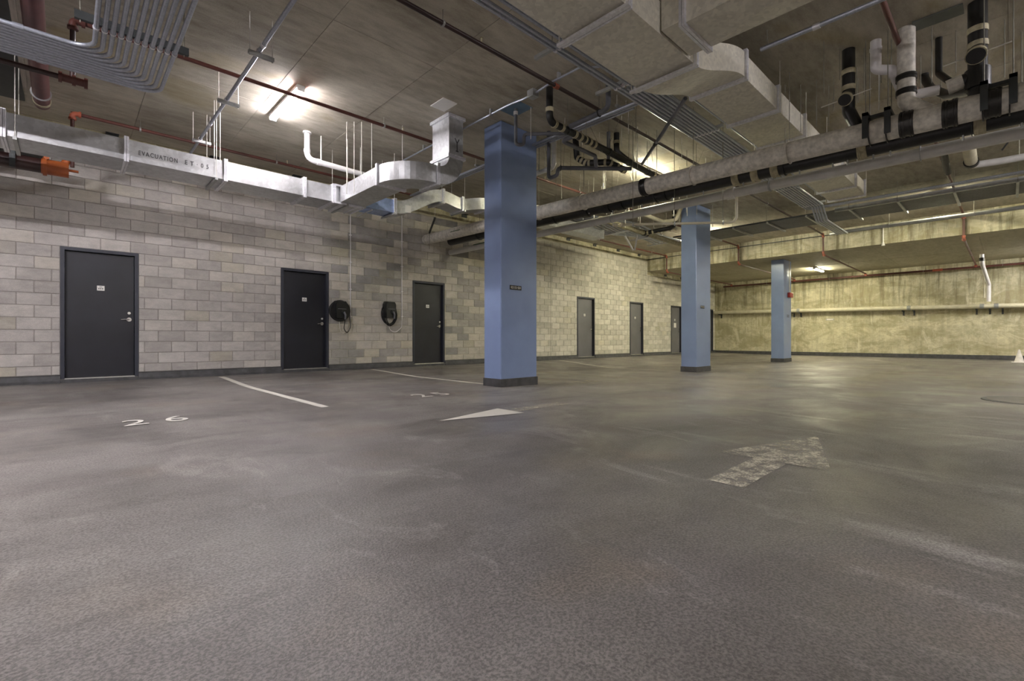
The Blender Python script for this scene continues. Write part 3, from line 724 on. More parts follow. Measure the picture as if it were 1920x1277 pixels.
for x in (.10, .89): rod(E, x, y, zE, m='rod_dark')
x = -1.5; make('strut', bx(x - .02, x + .02, 6.25, 7.05, zE + .024, zE + .066), 'strut_dark', E)
for y in (6.28, 7.02): rod(E, x, y, zE, m='rod_dark')

# K: single conduit on trapezes
K = thing('conduit_run', 'single steel conduit on small trapeze struts left of the lit strip light', 'conduit', (1.57, 7, HC + 3.2))
zK = HC + 3.2
make('conduit', tb([(1.57, -1.0, zK), (1.57, 9.75, zK), (1.57, 9.9, zK - .25)], .022, 10, .12), 'emt', K, True)
for u, v in ((484, 102), (425, 192), (383, 267)):
    yy = atz(u, v, 3.16).y; make('strut', bx(1.46, 1.72, yy - .02, yy + .02, zK - .065, zK - .024), 'strut', K)
    for x in (1.475, 1.705): rod(K, x, yy, zK - .08)
    make('clamp', tb([(1.57, yy - .015, zK), (1.57, yy + .015, zK)], .03, 10), 'flange', K)
for yy in (2.2, .2):
    make('strut', bx(1.46, 1.72, yy - .02, yy + .02, zK - .065, zK - .024), 'strut', K)
    for x in (1.475, 1.705): rod(K, x, yy, zK - .08)
for y in (8.2, 5.6): make('coupling', disc(B(), (1.57, y, zK), (0, 1, 0), .028, .05, 12), 'flange', K, True)

# Q: bank beside the overhead duct
Q = thing('conduit_bank', 'bank of eight steel conduits running beside the overhead duct to the far grey bank', 'conduit', (6, 3.3, HC + 3.2))
zQ = HC + 3.2
for k in range(8):
    y = 3.08 + .056 * k
    if k < 5: pts = [(-1.6, y, zQ), (13.1, y, zQ), (13.5, y, zQ - .30), (15.6, y - .0, zQ - .30)]
    else: pts = [(-1.6 if k > 5 else 5.2, y, zQ), (13.3 + .056 * (k - 5), y, zQ), (13.3 + .056 * (k - 5), -2, zQ)]
    if k < 3: pts[0] = (5.1 + .05 * k, y, zQ)
    make('conduit', tb(pts, .0205, 8, .14), 'emt', Q, True)
for x in (2.0, 3.95, 5.12, 7.25, 9.2, 11.2, 13.0):
    make('strut', bx(x - .02, x + .02, 3.0, 3.78 if x < 6 else 3.55, zQ + .022, zQ + .064), 'strut', Q)
    cl = B()
    for k in range(3 if x < 5 else 0, 8): tube(cl, [(x - .014, 3.08 + .056 * k, zQ), (x + .014, 3.08 + .056 * k, zQ)], .026, 8)
    make('clamps', cl, 'flange', Q)
    for y in (3.03, 3.52): rod(Q, x, y, zQ + .02, m='rod_dark')
for k in (1, 2):
    make('conduit', tb([(5.3, 3.02 - .05 * k, zQ + .07), (12.6, 3.02 - .05 * k, zQ + .07)], .018, 8), 'emt', Q, True)

# O: conduit with a junction box on the slab
O = thing('conduit_run', 'thin steel conduit with a junction box crossing the slab above the nearest column', 'conduit', (4.8, 6.5, CEIL - .05))
zO = HC + 3.52
make('conduit', tb([(4.85, 9.6, zO), (4.85, 5.2, zO), (4.82, 4.85, zO - .05), (4.82, 4.72, zO - .05)], .015, 8, .06), 'emt', O, True)
make('junction_box', bx(4.76, 4.88, 4.60, 4.72, zO - .10, zO + .0), 'strut', O, bevel=.004)
make('conduit', tb([(4.82, 4.6, zO - .05), (4.82, 4.3, zO - .02), (4.85, 3.85, zO - .0), (5.05, 3.55, zO - .03)], .015, 8, .06), 'emt', O, True)
for y in (8.7, 7.5, 5.6, 4.2):
    make('clip', bx(4.825, 4.875, y - .015, y + .015, zO - .018, CEIL), 'strut', O)
# P: pair of conduits behind the column
Pq = thing('conduit_run', 'pair of steel conduits passing behind the top of the nearest column', 'conduit', (6, 6.5, HC + 3.4))
for k in (0, 1, 2):
    make('conduit', tb([(5.96 + .07 * k, 9.8, HC + 3.40), (5.96 + .07 * k, 3.62 + .1 * k, HC + 3.40)], .016 if k else .024, 8), 'emt', Pq, True)
for y in (8.9, 7.3, 5.0, 4.0):
    make('strut', bx(5.9, 6.18, y - .02, y + .02, HC + 3.424, HC + 3.46), 'strut', Pq)
    for x in (5.92, 6.16): rod(Pq, x, y, HC + 3.42)
# wall-side conduit at right
W2 = thing('conduit_run', 'thick steel conduit leaving the overhead duct to the top right', 'conduit', (5.94, 1.5, HC + 3.4))
make('conduit', tb([(5.94, 2.02, HC + 3.4), (5.94, -3, HC + 3.4)], .026, 10), 'emt', W2, True)
disc_ = B(); yy = atx(1531, 51, 5.94).y; disc(disc_, (5.94, yy, HC + 3.4), (0, 1, 0), .032, .07, 12); make('coupling', disc_, 'flange', W2, True)
rod(W2, 5.94, 1.95, HC + 3.38, m='rod_dark'); rod(W2, 5.94, .2, HC + 3.38, m='rod_dark')

# S: wide bank crossing beyond the pipes
S = thing('conduit_bank', 'wide flat bank of dull conduits with cross struts below the beam at right', 'conduit', (14.5, 2, HC + 3.2))
zS = HC + 3.2
for k in range(24):
    x = 13.98 + .054 * k
    make('conduit', tb([(x, -4, zS), (x, 7.3 if k > 3 else 6.6, zS)], .021, 6), 'emt_dark', S, True)
make('edge_rail', sweep(B(), [(13.88, -4, zS - .01), (13.88, 3.0, zS - .01)], rect(.09, .09)), 'strut', S)
make('edge_rail', sweep(B(), [(13.90, 3.4, zS - .01), (13.90, 7.3, zS - .01)], rect(.03, .04)), 'strut_dark', S)
for k, y in enumerate((-2.0, -1.05, -.1, .83, 1.78, 2.7, 3.62, 4.55, 5.45, 6.4)):
    make('strut', bx(13.85, 15.35, y - .022, y + .022, zS - .068, zS - .024), 'strut', S)
    for x in (13.8, 15.4): rod(S, x, y, zS - .06, m='rod_dark')
T = thing('conduit_run', 'thick grey pipe parallel to the beam just beyond the wide conduit bank', 'pipe', (15.8, 1, HC + 3.1))
make('pipe', tb([(15.75, -4, HC + 2.98), (15.75, 3.3, HC + 2.98), (15.95, 3.55, HC + 3.0)], .045, 10, .1), 'strut', T, True)
for y in (2.2, .6, -1.0): loop_hanger(T, (15.75, y, HC + 2.98), (0, 1, 0), .045)
# bank on the far left part
S2 = thing('conduit_bank', 'bank of wavy grey conduits above the doors between the first two columns', 'conduit', (12, 8.2, HC + 3.3))
for k in range(13):
    y = 7.62 + .085 * k; dx = random.uniform(-.3, .3); pts = [Vector((9.2 + t_ * .5, y + .05 * math.sin(t_ * .9 + k * .2), HC + 3.34 - .06 * math.sin(t_ * .75 + .3 * k))) for t_ in range(13)]
    make('conduit', tb(pts, .022, 6), 'emt', S2, True)
for x in (9.6, 11.0, 12.3, 13.6, 14.8):
    make('strut', bx(x - .02, x + .02, 7.5, 8.75, HC + 3.23, HC + 3.26), 'flange', S2)
    for y in (7.52, 8.73): rod(S2, x, y, HC + 3.23)

# ------------------------------------------------------------------ sprinkler pipes
def elbow(parent, p, r=.035, m='orange', d1=(0, 0, -1), d2=(1, 0, 0)):
    p = Vector(p); bm = B(); tube(bm, [p + Vector(d1) * .09, p, p + Vector(d2) * .09], r, 12, .06)
    for d in (d1, d2): disc(bm, p + Vector(d) * .085, d, r + .012, .03, 14)
    return make('elbow_fitting', bm, m, parent, True)
def head(parent, p):
    p = Vector(p); bm = B(); tube(bm, [p, p + Vector((0, 0, .05))], .010, 8); disc(bm, p + Vector((0, 0, .055)), (0, 0, 1), .022, .004, 12)
    return make('sprinkler_head', bm, 'hub', parent)
zs_ = HC + 3.45
def branch(Y, xstart, xdrop, label, r, m='red', start=None, heads=(), hang=(), dr=SOF - .16):
    t = thing('sprinkler_pipe', label, 'pipe', (xstart, Y, zs_))
    make('pipe', tb([(xstart, Y, zs_), (xdrop, Y, zs_)], r, 10), m, t, True)
    elbow(t, (xdrop, Y, zs_), r + .006, 'orange', (0, 0, -1), (-1, 0, 0)); make('pipe', tb([(xdrop, Y, zs_), (xdrop, Y, dr)], r, 10), 'red', t, True)
    elbow(t, (xdrop, Y, dr), r + .006, 'orange', (0, 0, 1), (1, 0, 0)); make('pipe', tb([(xdrop, Y, dr), (FARX - .35, Y, dr)], r, 10), 'red', t, True)
    for x in heads: head(t, (x, Y, (zs_ if x < BEAMX else dr) + r))
    for x in hang: loop_hanger(t, (x, Y, zs_ if x < BEAMX else dr), (1, 0, 0), r, CEIL if x < BEAMX else SOF)
    return t
XD = BEAMX - .22
H_ = branch(6.98, .06, XD, 'dark red sprinkler pipe passing over the lit strip light', .026, 'red', heads=(4.1, 7.6, 11, 14.5, 20.5), hang=(3.75, 5.1, 8.8, 12.4, 16, 21.8))
I_ = branch(9.87, .06, XD, 'red sprinkler pipe nearest the block wall, above the long duct', .026, 'red', heads=(3.2, 6.8, 10.3, 13.9, 17.2, 20.5), hang=(.9, 3.0, 6.6, 10, 13.5, 17, 21.8))
M_ = branch(4.27, -2.6, XD, 'black sprinkler pipe crossing the open slab at top centre', .027, 'blackpipe', heads=(3.55, 7.2, 10.8, 14.4, 17.4, 20.5), hang=(3.0, 5.95, 9.5, 13, 16.4, 21.8))
N_ = branch(.9, -2.6, XD, 'red sprinkler pipe at the right edge between the drain stacks', .030, 'red', heads=(9, 12.5, 16.3, 20.5), hang=(5.0, 8.6, 12.2, 15.8, 21.8))
elbow(H_, (.06, 6.98, zs_), .036, 'red', (0, 0, -1), (1, 0, 0)); make('riser', tb([(.06, 6.98, zs_), (.06, 7.16, HC + 2.9)], .026, 10), 'blackpipe', H_, True)
elbow(I_, (.08, 9.87, zs_), .036, 'orange', (0, 0, -1), (1, 0, 0)); make('riser', tb([(.08, 9.87, zs_), (.08, 9.87, HC + 2.62)], .026, 10), 'red', I_, True)
p_ = atz(1046, 160, 3.45); bandat(M_, (p_.x, 4.27, zs_), (1, 0, 0), .03, .07, 'orange', False, 'union_fitting')
G = thing('sprinkler_main', 'black pipe with a red coupling under the conduit bank at the left edge', 'pipe', (-1, 7.16, HC + 2.9))
make('pipe', tb([(-3.2, 7.16, HC + 2.87), (-.03, 7.16, HC + 2.87)], .028, 10), 'blackpipe', G, True)
bm = B(); tube(bm, [(-.05, 7.16, HC + 2.87), (.18, 7.16, HC + 2.87)], .042, 12)
for x in (-.04, .07, .17): disc(bm, (x, 7.16, HC + 2.87), (1, 0, 0), .058, .03, 12)
make('grooved_coupling', bm, 'red', G, True, label='red grooved coupling')
# main along the far wall
MM = thing('sprinkler_main', 'orange-red sprinkler main along the top of the far wall', 'pipe', (24.6, 4, SOF - .22))
zm = SOF - .24
make('pipe', tb([(FARX - .35, -5.5, zm), (FARX - .35, 10.3, zm)], .04, 12), 'red', MM, True)
for Y in (.9, 4.27, 6.98, 9.87): elbow(MM, (FARX - .35, Y, zm + .05), .036, 'orange', (0, 0, -.4), (-1, 0, 0))
for Y in (-2, .2, 2.4, 5.6, 8.2): loop_hanger(MM, (FARX - .35, Y, zm), (0, 1, 0), .04, SOF)
p_ = atx(1758, 502, FARX - .35); bandat(MM, (FARX - .35, p_.y, zm), (0, 1, 0), .045, .3, 'orange', False, 'grooved_coupling')
# big red pipe and timber strip at top left
Fp = thing('large_red_pipe', 'large dark red pipe under the slab at the top left corner', 'pipe', (-.2, 5, HC + 3.25))
make('pipe', tb([(-.235, -2.5, HC + 3.3), (-.235, 9.35, HC + 3.3)], .088, 20), 'redbig', Fp, True)
for y in (2.5, 6.0, 8.95): loop_hanger(Fp, (-.235, y, HC + 3.3), (0, 1, 0), .088)
bandat(Fp, (-.235, 9.22, HC + 3.3), (0, 1, 0), .09, .05, 'hub', False)
St = thing('timber_strip', 'pale timber strip on the slab left of the large red pipe', 'strip', (-.38, 5, CEIL))
make('strip', bx(-.435, -.385, -2, 9.6, CEIL - .05, CEIL), 'wood', St); make('strip', bx(-.38, -.335, -2, 9.6, CEIL - .035, CEIL), 'wood', St)
make('drop_panel', bx(-3.4, -.44, -2, 10.2, CEIL - .03, CEIL), 'strut_dark', St, label='dark insulation board beside the strip')
# J: black pipe with orange cap below duct A
J = thing('standpipe_main', 'thick black pipe with an orange grooved end cap under the long duct at left', 'pipe', (-.5, 9.9, HC + 2.55))
zJ = HC + 2.575; yJ = 9.93
make('pipe', tb([(-3.2, yJ, zJ), (-.24, yJ, zJ)], .105, 20), 'blackpipe', J, True)
bm = B(); tube(bm, [(-.26, yJ, zJ), (.04, yJ, zJ)], .112, 20); disc(bm, (-.22, yJ, zJ), (1, 0, 0), .135, .045, 20); make('end_cap', bm, 'cap', J, True, label='orange grooved coupling and cap')
bm = B(); tube(bm, [(-.05, yJ, zJ + .02), (.05, yJ, zJ + .19)], .05, 14); disc(bm, (-.2, yJ - .1, zJ + .11), (0, 1, 0), .03, .05, 10); disc(bm, (.09, yJ - .02, zJ), (1, 0, 0), .02, .12, 8); make('outlet', bm, 'cap', J, True)
for x in (-.55, -1.6): 
    make('pipe_strap', bx(x - .03, x + .03, yJ - .14, yJ - .11, zJ - .12, zJ + .28), 'strut_dark', J); make('pipe_strap', bx(x - .03, x + .03, yJ - .14, yJ + .9, zJ + .115, zJ + .16), 'strut_dark', J)
make('top_tray', bx(-3.2, -.2, yJ - .12, yJ + .2, zJ + .16, zJ + .26), 'strut_dark', J)

# ------------------------------------------------------------------ drain pipes
# white PVC on the left
Wp = thing('white_drain_pipe', 'white plastic drain dropping from the slab above the long duct', 'pipe', (3.06, 8.4, CEIL))
make('pipe', tb([(3.06, 8.42, CEIL - .02), (3.06, 8.42, HC + 3.13), (4.7, 8.42, HC + 3.09)], .048, 14, .11), 'pvc', Wp, True)
make('ceiling_collar', disc(B(), (3.06, 8.42, CEIL - .015), (0, 0, 1), .07, .03, 16), 'pvc', Wp, True)
bandat(Wp, (3.26, 8.42, HC + 3.125), (1, 0, 0), .05, .07, 'pvc', False, 'hub'); bandat(Wp, (3.06, 8.42, HC + 3.27), (0, 0, 1), .05, .06, 'pvc', False, 'hub')
bandat(Wp, (4.05, 8.42, HC + 3.10), (1, 0, 0), .05, .03, 'strut', False, 'strap')
for x in (3.30, 4.04): rod(Wp, x, 8.42, HC + 3.15, r=.013 if x < 3.5 else .008)
# big cast iron main AA
def xyz(u, v, X): p = atx(u, v, X); return p
XA = 7.1
AAp = thing('cast_iron_main', 'large mottled grey cast-iron drain main crossing the whole view', 'pipe', (XA, 4, HC + 2.5))
hA_ = lambda y: HC + 2.475 + .0185 * (y + .1)
pA = lambda y: Vector((XA, y, hA_(y)))
make('pipe', tb([pA(-4), pA(10.88)], .135, 28), 'iron', AAp, True)
dA = (pA(10) - pA(0)).normalized()
def yat(u, X=XA): d = _dir(u, 0); return X / d[0] * d[1]
for u in (1210, 1701, 1782, 1862): bandat(AAp, pA(yat(u)), dA, .135, .13 if u > 1300 else .11)
for u in (1632, 1664, 1843, 1893):
    y = yat(u); c = pA(y); bm = B()
    for k in range(21):
        pass
    pts = [c + Vector((math.cos(2 * math.pi * k / 20) * .145, 0, math.sin(2 * math.pi * k / 20) * .145)) for k in range(21)]
    sweep(bm, pts, rect(.035, .012), (0, 1, 0)); make('clamp_ring', bm, 'band', AAp)
for a, b in ((1627, 1668), (1846, 1900)):
    ya, yb = yat(a), yat(b); bm = B()
    box(bm, XA - .03, XA + .03, yb, ya, hA_(ya) + .16, hA_(ya) + .20)
    for y in (ya, yb): box(bm, XA - .165, XA - .14, y - .03, y + .03, hA_(y) - .1, hA_(y) + .2); box(bm, XA - .165, XA + .165, y - .03, y + .03, hA_(y) + .16, hA_(y) + .20)
    make('hanger_frame', bm, 'strut_dark', AAp)
    for y in (ya, yb): rod(AAp, XA - .12, y, hA_(y) + .1, m='rod_dark'); rod(AAp, XA + .12, y, hA_(y) + .1, m='rod_dark')
for u in (1010, 1095, 1300, 1480): loop_hanger(AAp, pA(yat(u)) , dA, .137, m='iron')
make('pipe_marking', sweep(B(), [pA(9.6) + Vector((-.136, 0, .0)), pA(9.2) + Vector((-.136, 0, 0))], rect(.002, .015)), 'green', AAp)
# BB black pipe behind/below AA
XBp = 7.42
BBp = thing('black_drain_main', 'black drain main tucked behind the cast-iron main', 'pipe', (XBp, 4, HC + 2.4))
pB = lambda y: Vector((XBp, y, HC + 2.41 + .0165 * y)); dB = (pB(10) - pB(0)).normalized()
make('pipe', tb([pB(-4), pB(10.2)], .112, 20), 'black', BBp, True)
for u in (1382, 1418, 1455, 1618, 1838): bandat(BBp, pB(yat(u, XBp)), dB, .116, .10, 'hub', True, 'taped_hub')
for u in (1245, 1165, 1140, 1100): bandat(BBp, pB(yat(u, XBp)), dB, .125, .14, 'black', False, 'fitting')
for u in (1095, 1150, 1205, 1262, 1320, 1395, 1450, 1500, 1562, 1590, 1638, 1670, 1806, 1916):
    p = pB(yat(u, XBp)); make('bolt', tb([p + Vector((-.02, 0, -.17)), p + Vector((-.02, 0, -.04))], .010, 6), 'strut', BBp)
for y in (9, 6.5, 4.2, 2.2, .3): loop_hanger(BBp, pB(y), dB, .115, m='strut_dark')
# CC grey pvc main
XCp = 7.9
CCp = thing('grey_pvc_main', 'light grey plastic main running parallel under the cast-iron main', 'pipe', (XCp, 4, HC + 2.4))
pC = lambda y: Vector((XCp, y, HC + 2.345 + .0078 * y)); dC = (pC(10) - pC(0)).normalized()
make('pipe', tb([pC(-4), pC(10.88)], .077, 24), 'pvc_grey', CCp, True)
bandat(CCp, pC(yat(1371, XCp)), dC, .088, .12, 'pvc_grey', False, 'reducer'); bandat(CCp, pC(yat(1444, XCp)), dC, .078, .035, 'strut', False, 'strap')
for u in (1148, 1444, 1726): 
    p = pC(yat(u, XCp)); loop_hanger(CCp, p, dC, .078)
make('pipe_marking', sweep(B(), [pC(9.75) + Vector((-.055, 0, .057)), pC(9.15) + Vector((-.055, 0, .057))], rect(.05, .012)), 'green', CCp)
# thin condensate pipe DD
y_ = yat(1381, XCp); zt = pC(y_).z; p2 = atz(1168, 421.5, 1.90)
DDp = thing('condensate_pipe', 'thin cream pipe crossing in front of the middle column', 'pipe', (XCp, y_, HC + 1.9))
make('pipe', tb([(XCp, y_, zt - .06), (XCp, y_, HC + 1.885), p2], .021, 10, .1), 'cream', DDp, True)
for u in (1356, 1266, 1187):
    p = Vector((XCp, y_, HC + 1.885)).lerp(p2, (1381 - u) / (1381 - 1168.)); loop_hanger(DDp, p, (p2 - Vector((XCp, y_, HC + 1.885))), .022)
make('end_valve', disc(disc(B(), p2, (1, -.5, 0), .035, .06, 12), p2 + Vector((-.07, .1, 0)), (1, -.5, 0), .03, .08, 12), 'cream', DDp, True)

# W black branch with fittings near the first column
hw = HC + 3.12
Wb = thing('black_drain_branch', 'black drain branch with taped fittings right of the nearest column', 'pipe', (6, 4.55, hw))
make('pipe', tb([(5.05, 4.55, CEIL), (5.05, 4.55, hw), (8.3, 4.55, hw - .10)], .052, 14, .10), 'black', Wb, True)
bandat(Wb, (5.05, 4.55, hw + .16), (0, 0, 1), .054, .06, 'hub', False, 'taped_hub')
for x in (5.16, 5.32, 5.62, 5.75, 5.88, 5.98, 6.1, 7.9, 8.05, 8.2): bandat(Wb, (x, 4.55, hw - .03 * (x - 5.05)), (1, 0, 0), .054, .05, 'hub', False, 'taped_hub')
for x in (5.45, 5.9, 6.5, 7.1, 7.7): loop_hanger(Wb, (x, 4.55, hw - .03 * (x - 5.05)), (1, 0, 0), .054, m='strut_dark')
Wb2 = thing('black_drain_branch', 'lower black drain branch with striped taped elbows behind the upper one', 'pipe', (6.6, 5, HC + 3))
pts = [atz(1078, 281, 3.30), atz(1082, 297, 3.15), atz(1100, 306, 3.05), atz(1140, 304, 3.02), Vector((7.1, 4.62, HC + 2.93))]
pts = [Vector((pts[0].x, pts[0].y, CEIL))] + pts[1:]
make('pipe', tb(pts, .055, 14, .08), 'black', Wb2, True)
for a, b in zip(pts[1:], pts[2:]):
    for k in (.12, .5, .88): bandat(Wb2, a.lerp(b, k), b - a, .057, .04, 'hub', False, 'taped_hub')
vq = atz(1156, 250, 3.6); make('vertical_branch', tb([(vq.x, vq.y, CEIL), (vq.x, vq.y, HC + 3.28), (vq.x + .25, 4.6, HC + 3.08)], .05, 14, .08), 'black', Wb2, True)
bandat(Wb2, (vq.x, vq.y, CEIL - .16), (0, 0, 1), .052, .05, 'hub', False, 'taped_hub'); bandat(Wb2, (vq.x + .1, vq.y, HC + 3.2), (1, 0, -.6), .052, .05, 'hub', False, 'taped_hub')
# grey drain pieces
G1 = thing('grey_drain_pipe', 'dark grey drain with a trap hanging in front of the nearest column top', 'pipe', (5.13, 5.33, CEIL))
cp = atz(967, 203, 3.6)
make('pipe', tb([(cp.x, cp.y, CEIL), (cp.x, cp.y, HC + 3.03), (cp.x + .10, cp.y - .08, HC + 3.03), (cp.x + .10, cp.y - .08, HC + 3.2), (5.72, 4.62, HC + 3.17)], .027, 12, .05), 'pvc_dark', G1, True)
bandat(G1, (cp.x, cp.y, CEIL - .08), (0, 0, 1), .03, .05, 'pvc_grey', False, 'hub'); rod(G1, 5.25, 5.12, HC + 3.1)
make('ceiling_plate', bx(cp.x - .17, cp.x + .17, cp.y - .2, cp.y + .2, CEIL - .012, CEIL), 'bluegrey', G1, label='square blue-grey ceiling plate')
G2 = thing('grey_drain_pipe', 'grey drain dropping from the slab and joining the black branch from the front', 'pipe', (5.49, 3.85, CEIL))
make('pipe', tb([(5.49, 3.85, CEIL), (5.49, 3.85, HC + 3.2), (5.45, 4.5, HC + 3.15)], .037, 12, .09), 'pvc_dark', G2, True); loop_hanger(G2, (5.48, 4.0, HC + 3.19), (0, 1, 0), .038, m='strut_dark')
G3 = thing('grey_drain_pipe', 'dark grey drain with a U trap right of the nearest column', 'pipe', (6.1, 5.3, HC + 3))
a = atz(1029, 290, 3.2); b = atz(1046, 315, 2.9)
make('pipe', tb([(a.x, a.y, CEIL), (a.x, a.y, HC + 2.78), (b.x, b.y, HC + 2.78), (b.x, b.y, HC + 2.9), (7.02, 4.45, HC + 2.9)], .035, 12, .07), 'pvc_dark', G3, True)
loop_hanger(G3, b.lerp(Vector((7.02, 4.45, HC + 2.9)), .04), (1, -1, 0), .036, m='strut_dark')
G4 = thing('grey_drain_pipe', 'dark grey drain running alongside the black branch then dropping', 'pipe', (5.6, 4.7, HC + 3.05))
make('pipe', tb([(5.62, 4.58, HC + 3.08), (5.56, 4.76, HC + 3.05), (6.36, 4.72, HC + 3.02), (6.5, 4.8, HC + 2.9)], .033, 12, .05), 'pvc_dark', G4, True)
vq2 = atz(1141, 250, 3.58); make('pipe', tb([(vq2.x, vq2.y, CEIL), (vq2.x, vq2.y, HC + 3.0)], .033, 12), 'pvc_dark', G4, True)
G5 = thing('grey_drain_pipe', 'dark grey brace-like drain sloping from the overhead duct to the black cluster', 'pipe', (6, 3.5, HC + 3))
make('pipe', tb([(5.70, 2.83, HC + 3.04), (7.2, 4.35, HC + 3.0)], .026, 12), 'pvc_dark', G5, True); bandat(G5, Vector((5.70, 2.83, HC + 3.04)).lerp(Vector((7.2, 4.35, HC + 3.0)), .62), (1, 1, 0), .027, .07, 'black', False, 'coupling')
G6 = thing('white_drain_pipe', 'white plastic drain dropping right beside the nearest column', 'pipe', (6.4, 5.7, CEIL))
make('pipe', tb([(6.42, 5.68, CEIL), (6.42, 5.68, HC + 3.1), (6.42, 7.4, HC + 3.1)], .045, 12, .09), 'pvc_grey', G6, True)
Pp = thing('ceiling_plate', 'pale square plate on the slab above the riser duct', 'plate', (4.4, 6.3, CEIL))
c_ = atz(832, 197, 3.59); make('plate', bx(c_.x - .13, c_.x + .13, c_.y - .17, c_.y + .17, CEIL - .012, CEIL), 'plate', Pp)
c_ = atz(1758, 34, 3.59); Pp2 = thing('ceiling_plate', 'dark metal plate on the slab above the cast-iron stack', 'plate', c_)
make('plate', bx(c_.x - .11, c_.x + .11, c_.y - .21, c_.y + .21, CEIL - .014, CEIL), 'darkplate', Pp2)
# loose threaded rods around the clusters
RW = thing('threaded_rods', 'thin threaded rods hanging from the slab around the black drain cluster', 'rods', (7, 4.5, CEIL))
for k in range(34):
    x = random.uniform(5.4, 10.2); y = random.uniform(3.9, 6.9); rod(RW, x, y, CEIL - random.uniform(.25, .75), r=.005, m=random.choice(['rod', 'rod_dark']))
for k in range(10):
    x = random.uniform(6.0, 9.0); y = random.uniform(4.2, 6.0); make('brace_wire', tb([(x, y, CEIL - .6), (x + random.uniform(-.3, .3), y + random.uniform(-.3, .3), CEIL)], .003, 5), 'rod_dark', RW)
RW2 = thing('threaded_rods', 'thin threaded rods hanging from the slab around the right drain stacks', 'rods', (7.1, .8, CEIL))
for k in range(26):
    x = random.uniform(6.6, 8.2); y = random.uniform(-.3, 2.1); rod(RW2, x, y, CEIL - random.uniform(.3, .75), r=.0045, m='rod_dark')
RW3 = thing('threaded_rods', 'thin threaded rods hanging from the slab left of the middle column', 'rods', (11, 6, CEIL))
for k in range(18):
    x = random.uniform(9.5, 13.5); y = random.uniform(5.2, 7.2); rod(RW3, x, y, CEIL - random.uniform(.3, .8), r=.006, m='rod')

# cluster left of the middle column
FFp = thing('tan_drain_pipe', 'dusty tan drain running left of the middle column', 'pipe', (12, 7.2, HC + 3))
make('pipe', tb([(9.9, 7.2, HC + 3.06), (14.9, 7.2, HC + 2.97)], .07, 14), 'hub', FFp, True)
for x in (12.0, 12.15, 14.6): bandat(FFp, (x, 7.2, HC + 3.02), (1, 0, 0), .074, .07, 'black', False, 'coupling')
FF2 = thing('black_drain_branch', 'black drain branch with taped hubs left of the middle column top', 'pipe', (12.2, 6.5, HC + 3))
make('pipe', tb([(12.05, 7.15, HC + 3.02), (12.15, 6.45, HC + 3.06), (12.05, 6.30, HC + 3.1), (12.05, 6.30, CEIL)], .06, 14, .08), 'black', FF2, True)
for k in range(6): bandat(FF2, Vector((12.05, 7.1, HC + 3.02)).lerp(Vector((12.25, 6.3, HC + 3.06)), k / 5.5), (.2, -.9, 0), .063, .05, 'hub', False, 'taped_hub')
bandat(FF2, (12.05, 6.30, HC + 3.35), (0, 0, 1), .063, .05, 'hub', False, 'taped_hub')
GG = thing('cream_drain_pipe', 'cream drain turning towards the middle column under the slab', 'pipe', (11.9, 6.5, HC + 3.2))
make('pipe', tb([(10.6, 6.55, HC + 3.24), (11.9, 6.55, HC + 3.2), (11.95, 6.2, HC + 3.2), (11.95, 6.0, CEIL)], .05, 12, .1), 'cream', GG, True)
VB = thing('sway_brace', 'V shaped steel sway brace above the block wall', 'brace', (12.5, 7.9, HC + 3))
a, b, c = atz(1175, 437, 3.15), atz(1183.5, 463, 2.75), atz(1185, 438, 3.15); b = Vector((12.75, 8.0, HC + 2.72)); 
make('brace_arm', sweep(B(), [(12.35, 8.05, HC + 3.12), (12.72, 8.0, HC + 2.72)], rect(.04, .04)), 'flange', VB); make('brace_arm', sweep(B(), [(12.55, 7.75, HC + 3.12), (12.75, 7.97, HC + 2.72)], rect(.04, .04)), 'flange', VB)
rod(VB, 12.35, 8.05, HC + 3.1); rod(VB, 12.55, 7.75, HC + 3.1)
SB = thing('sway_brace', 'dark diagonal sway brace above the wall end of the cast-iron main', 'brace', (7, 10.2, HC + 2.9))
a, b = Vector((6.55, 9.65, HC + 2.95)), Vector((6.95, 10.5, HC + 2.78)); make('brace_arm', sweep(B(), [a, b], rect(.04, .04)), 'strut_dark', SB); make('brace_foot', tb([b, b + Vector((0, 0, -.42))], .006, 6), 'rod_dark', SB); rod(SB, a.x, a.y, a.z)

# stacks into the cast-iron main at right
def stack(name, lab, u, v0, m, r, bands, xoff=0, zend=.1, turn=None, bm_='hub', rg=False):
    y = yat(u, XA + xoff); t = thing(name, lab, 'pipe', (XA + xoff, y, CEIL)); zb = hA_(y) + zend
    pts = [(XA + xoff, y, CEIL), (XA + xoff, y, zb)] if not turn else [(XA + xoff, y, CEIL), (XA + xoff, y, hA_(y) + turn[0]), (XA, y + turn[1], hA_(y) + turn[2])]
    make('pipe', tb(pts, r, 16, .12), m, t, True)
    for z in bands: bandat(t, (XA + xoff, y, HC + z), (0, 0, 1), r, .06, bm_, rg)
    return t, y
s1, y1 = stack('black_drain_stack', 'black drain stack entering the cast-iron main, left one', 1591, 90, 'black', .070, (3.32, 3.12), 0, .1, (.34, -.10, .08))
def cleanout(t, y, z, r):
    a = Vector((XA - .04, y, HC + z)); d = Vector((-.72, .05, -.55)).normalized()
    make('cleanout_rim', tb([a + d * .10, a + d * .150], r + .010, 18), 'hub', t, True); make('cleanout', tb([a, a + d * .158], r, 18), 'black', t, True)
    make('cross_rod', tb([a + d * .1 + Vector((0, -.26, .02)), a + d * .1 + Vector((0, .26, -.02))], .007, 6), 'rod', t)
cleanout(s1, y1, 3.02, .068)
s2, y2 = stack('cast_iron_stack', 'mottled cast-iron stack bending into the cast-iron main', 1699, 45, 'iron', .085, (3.03, 2.86), 0, .1, (.25, -.22, .05), 'band', True)
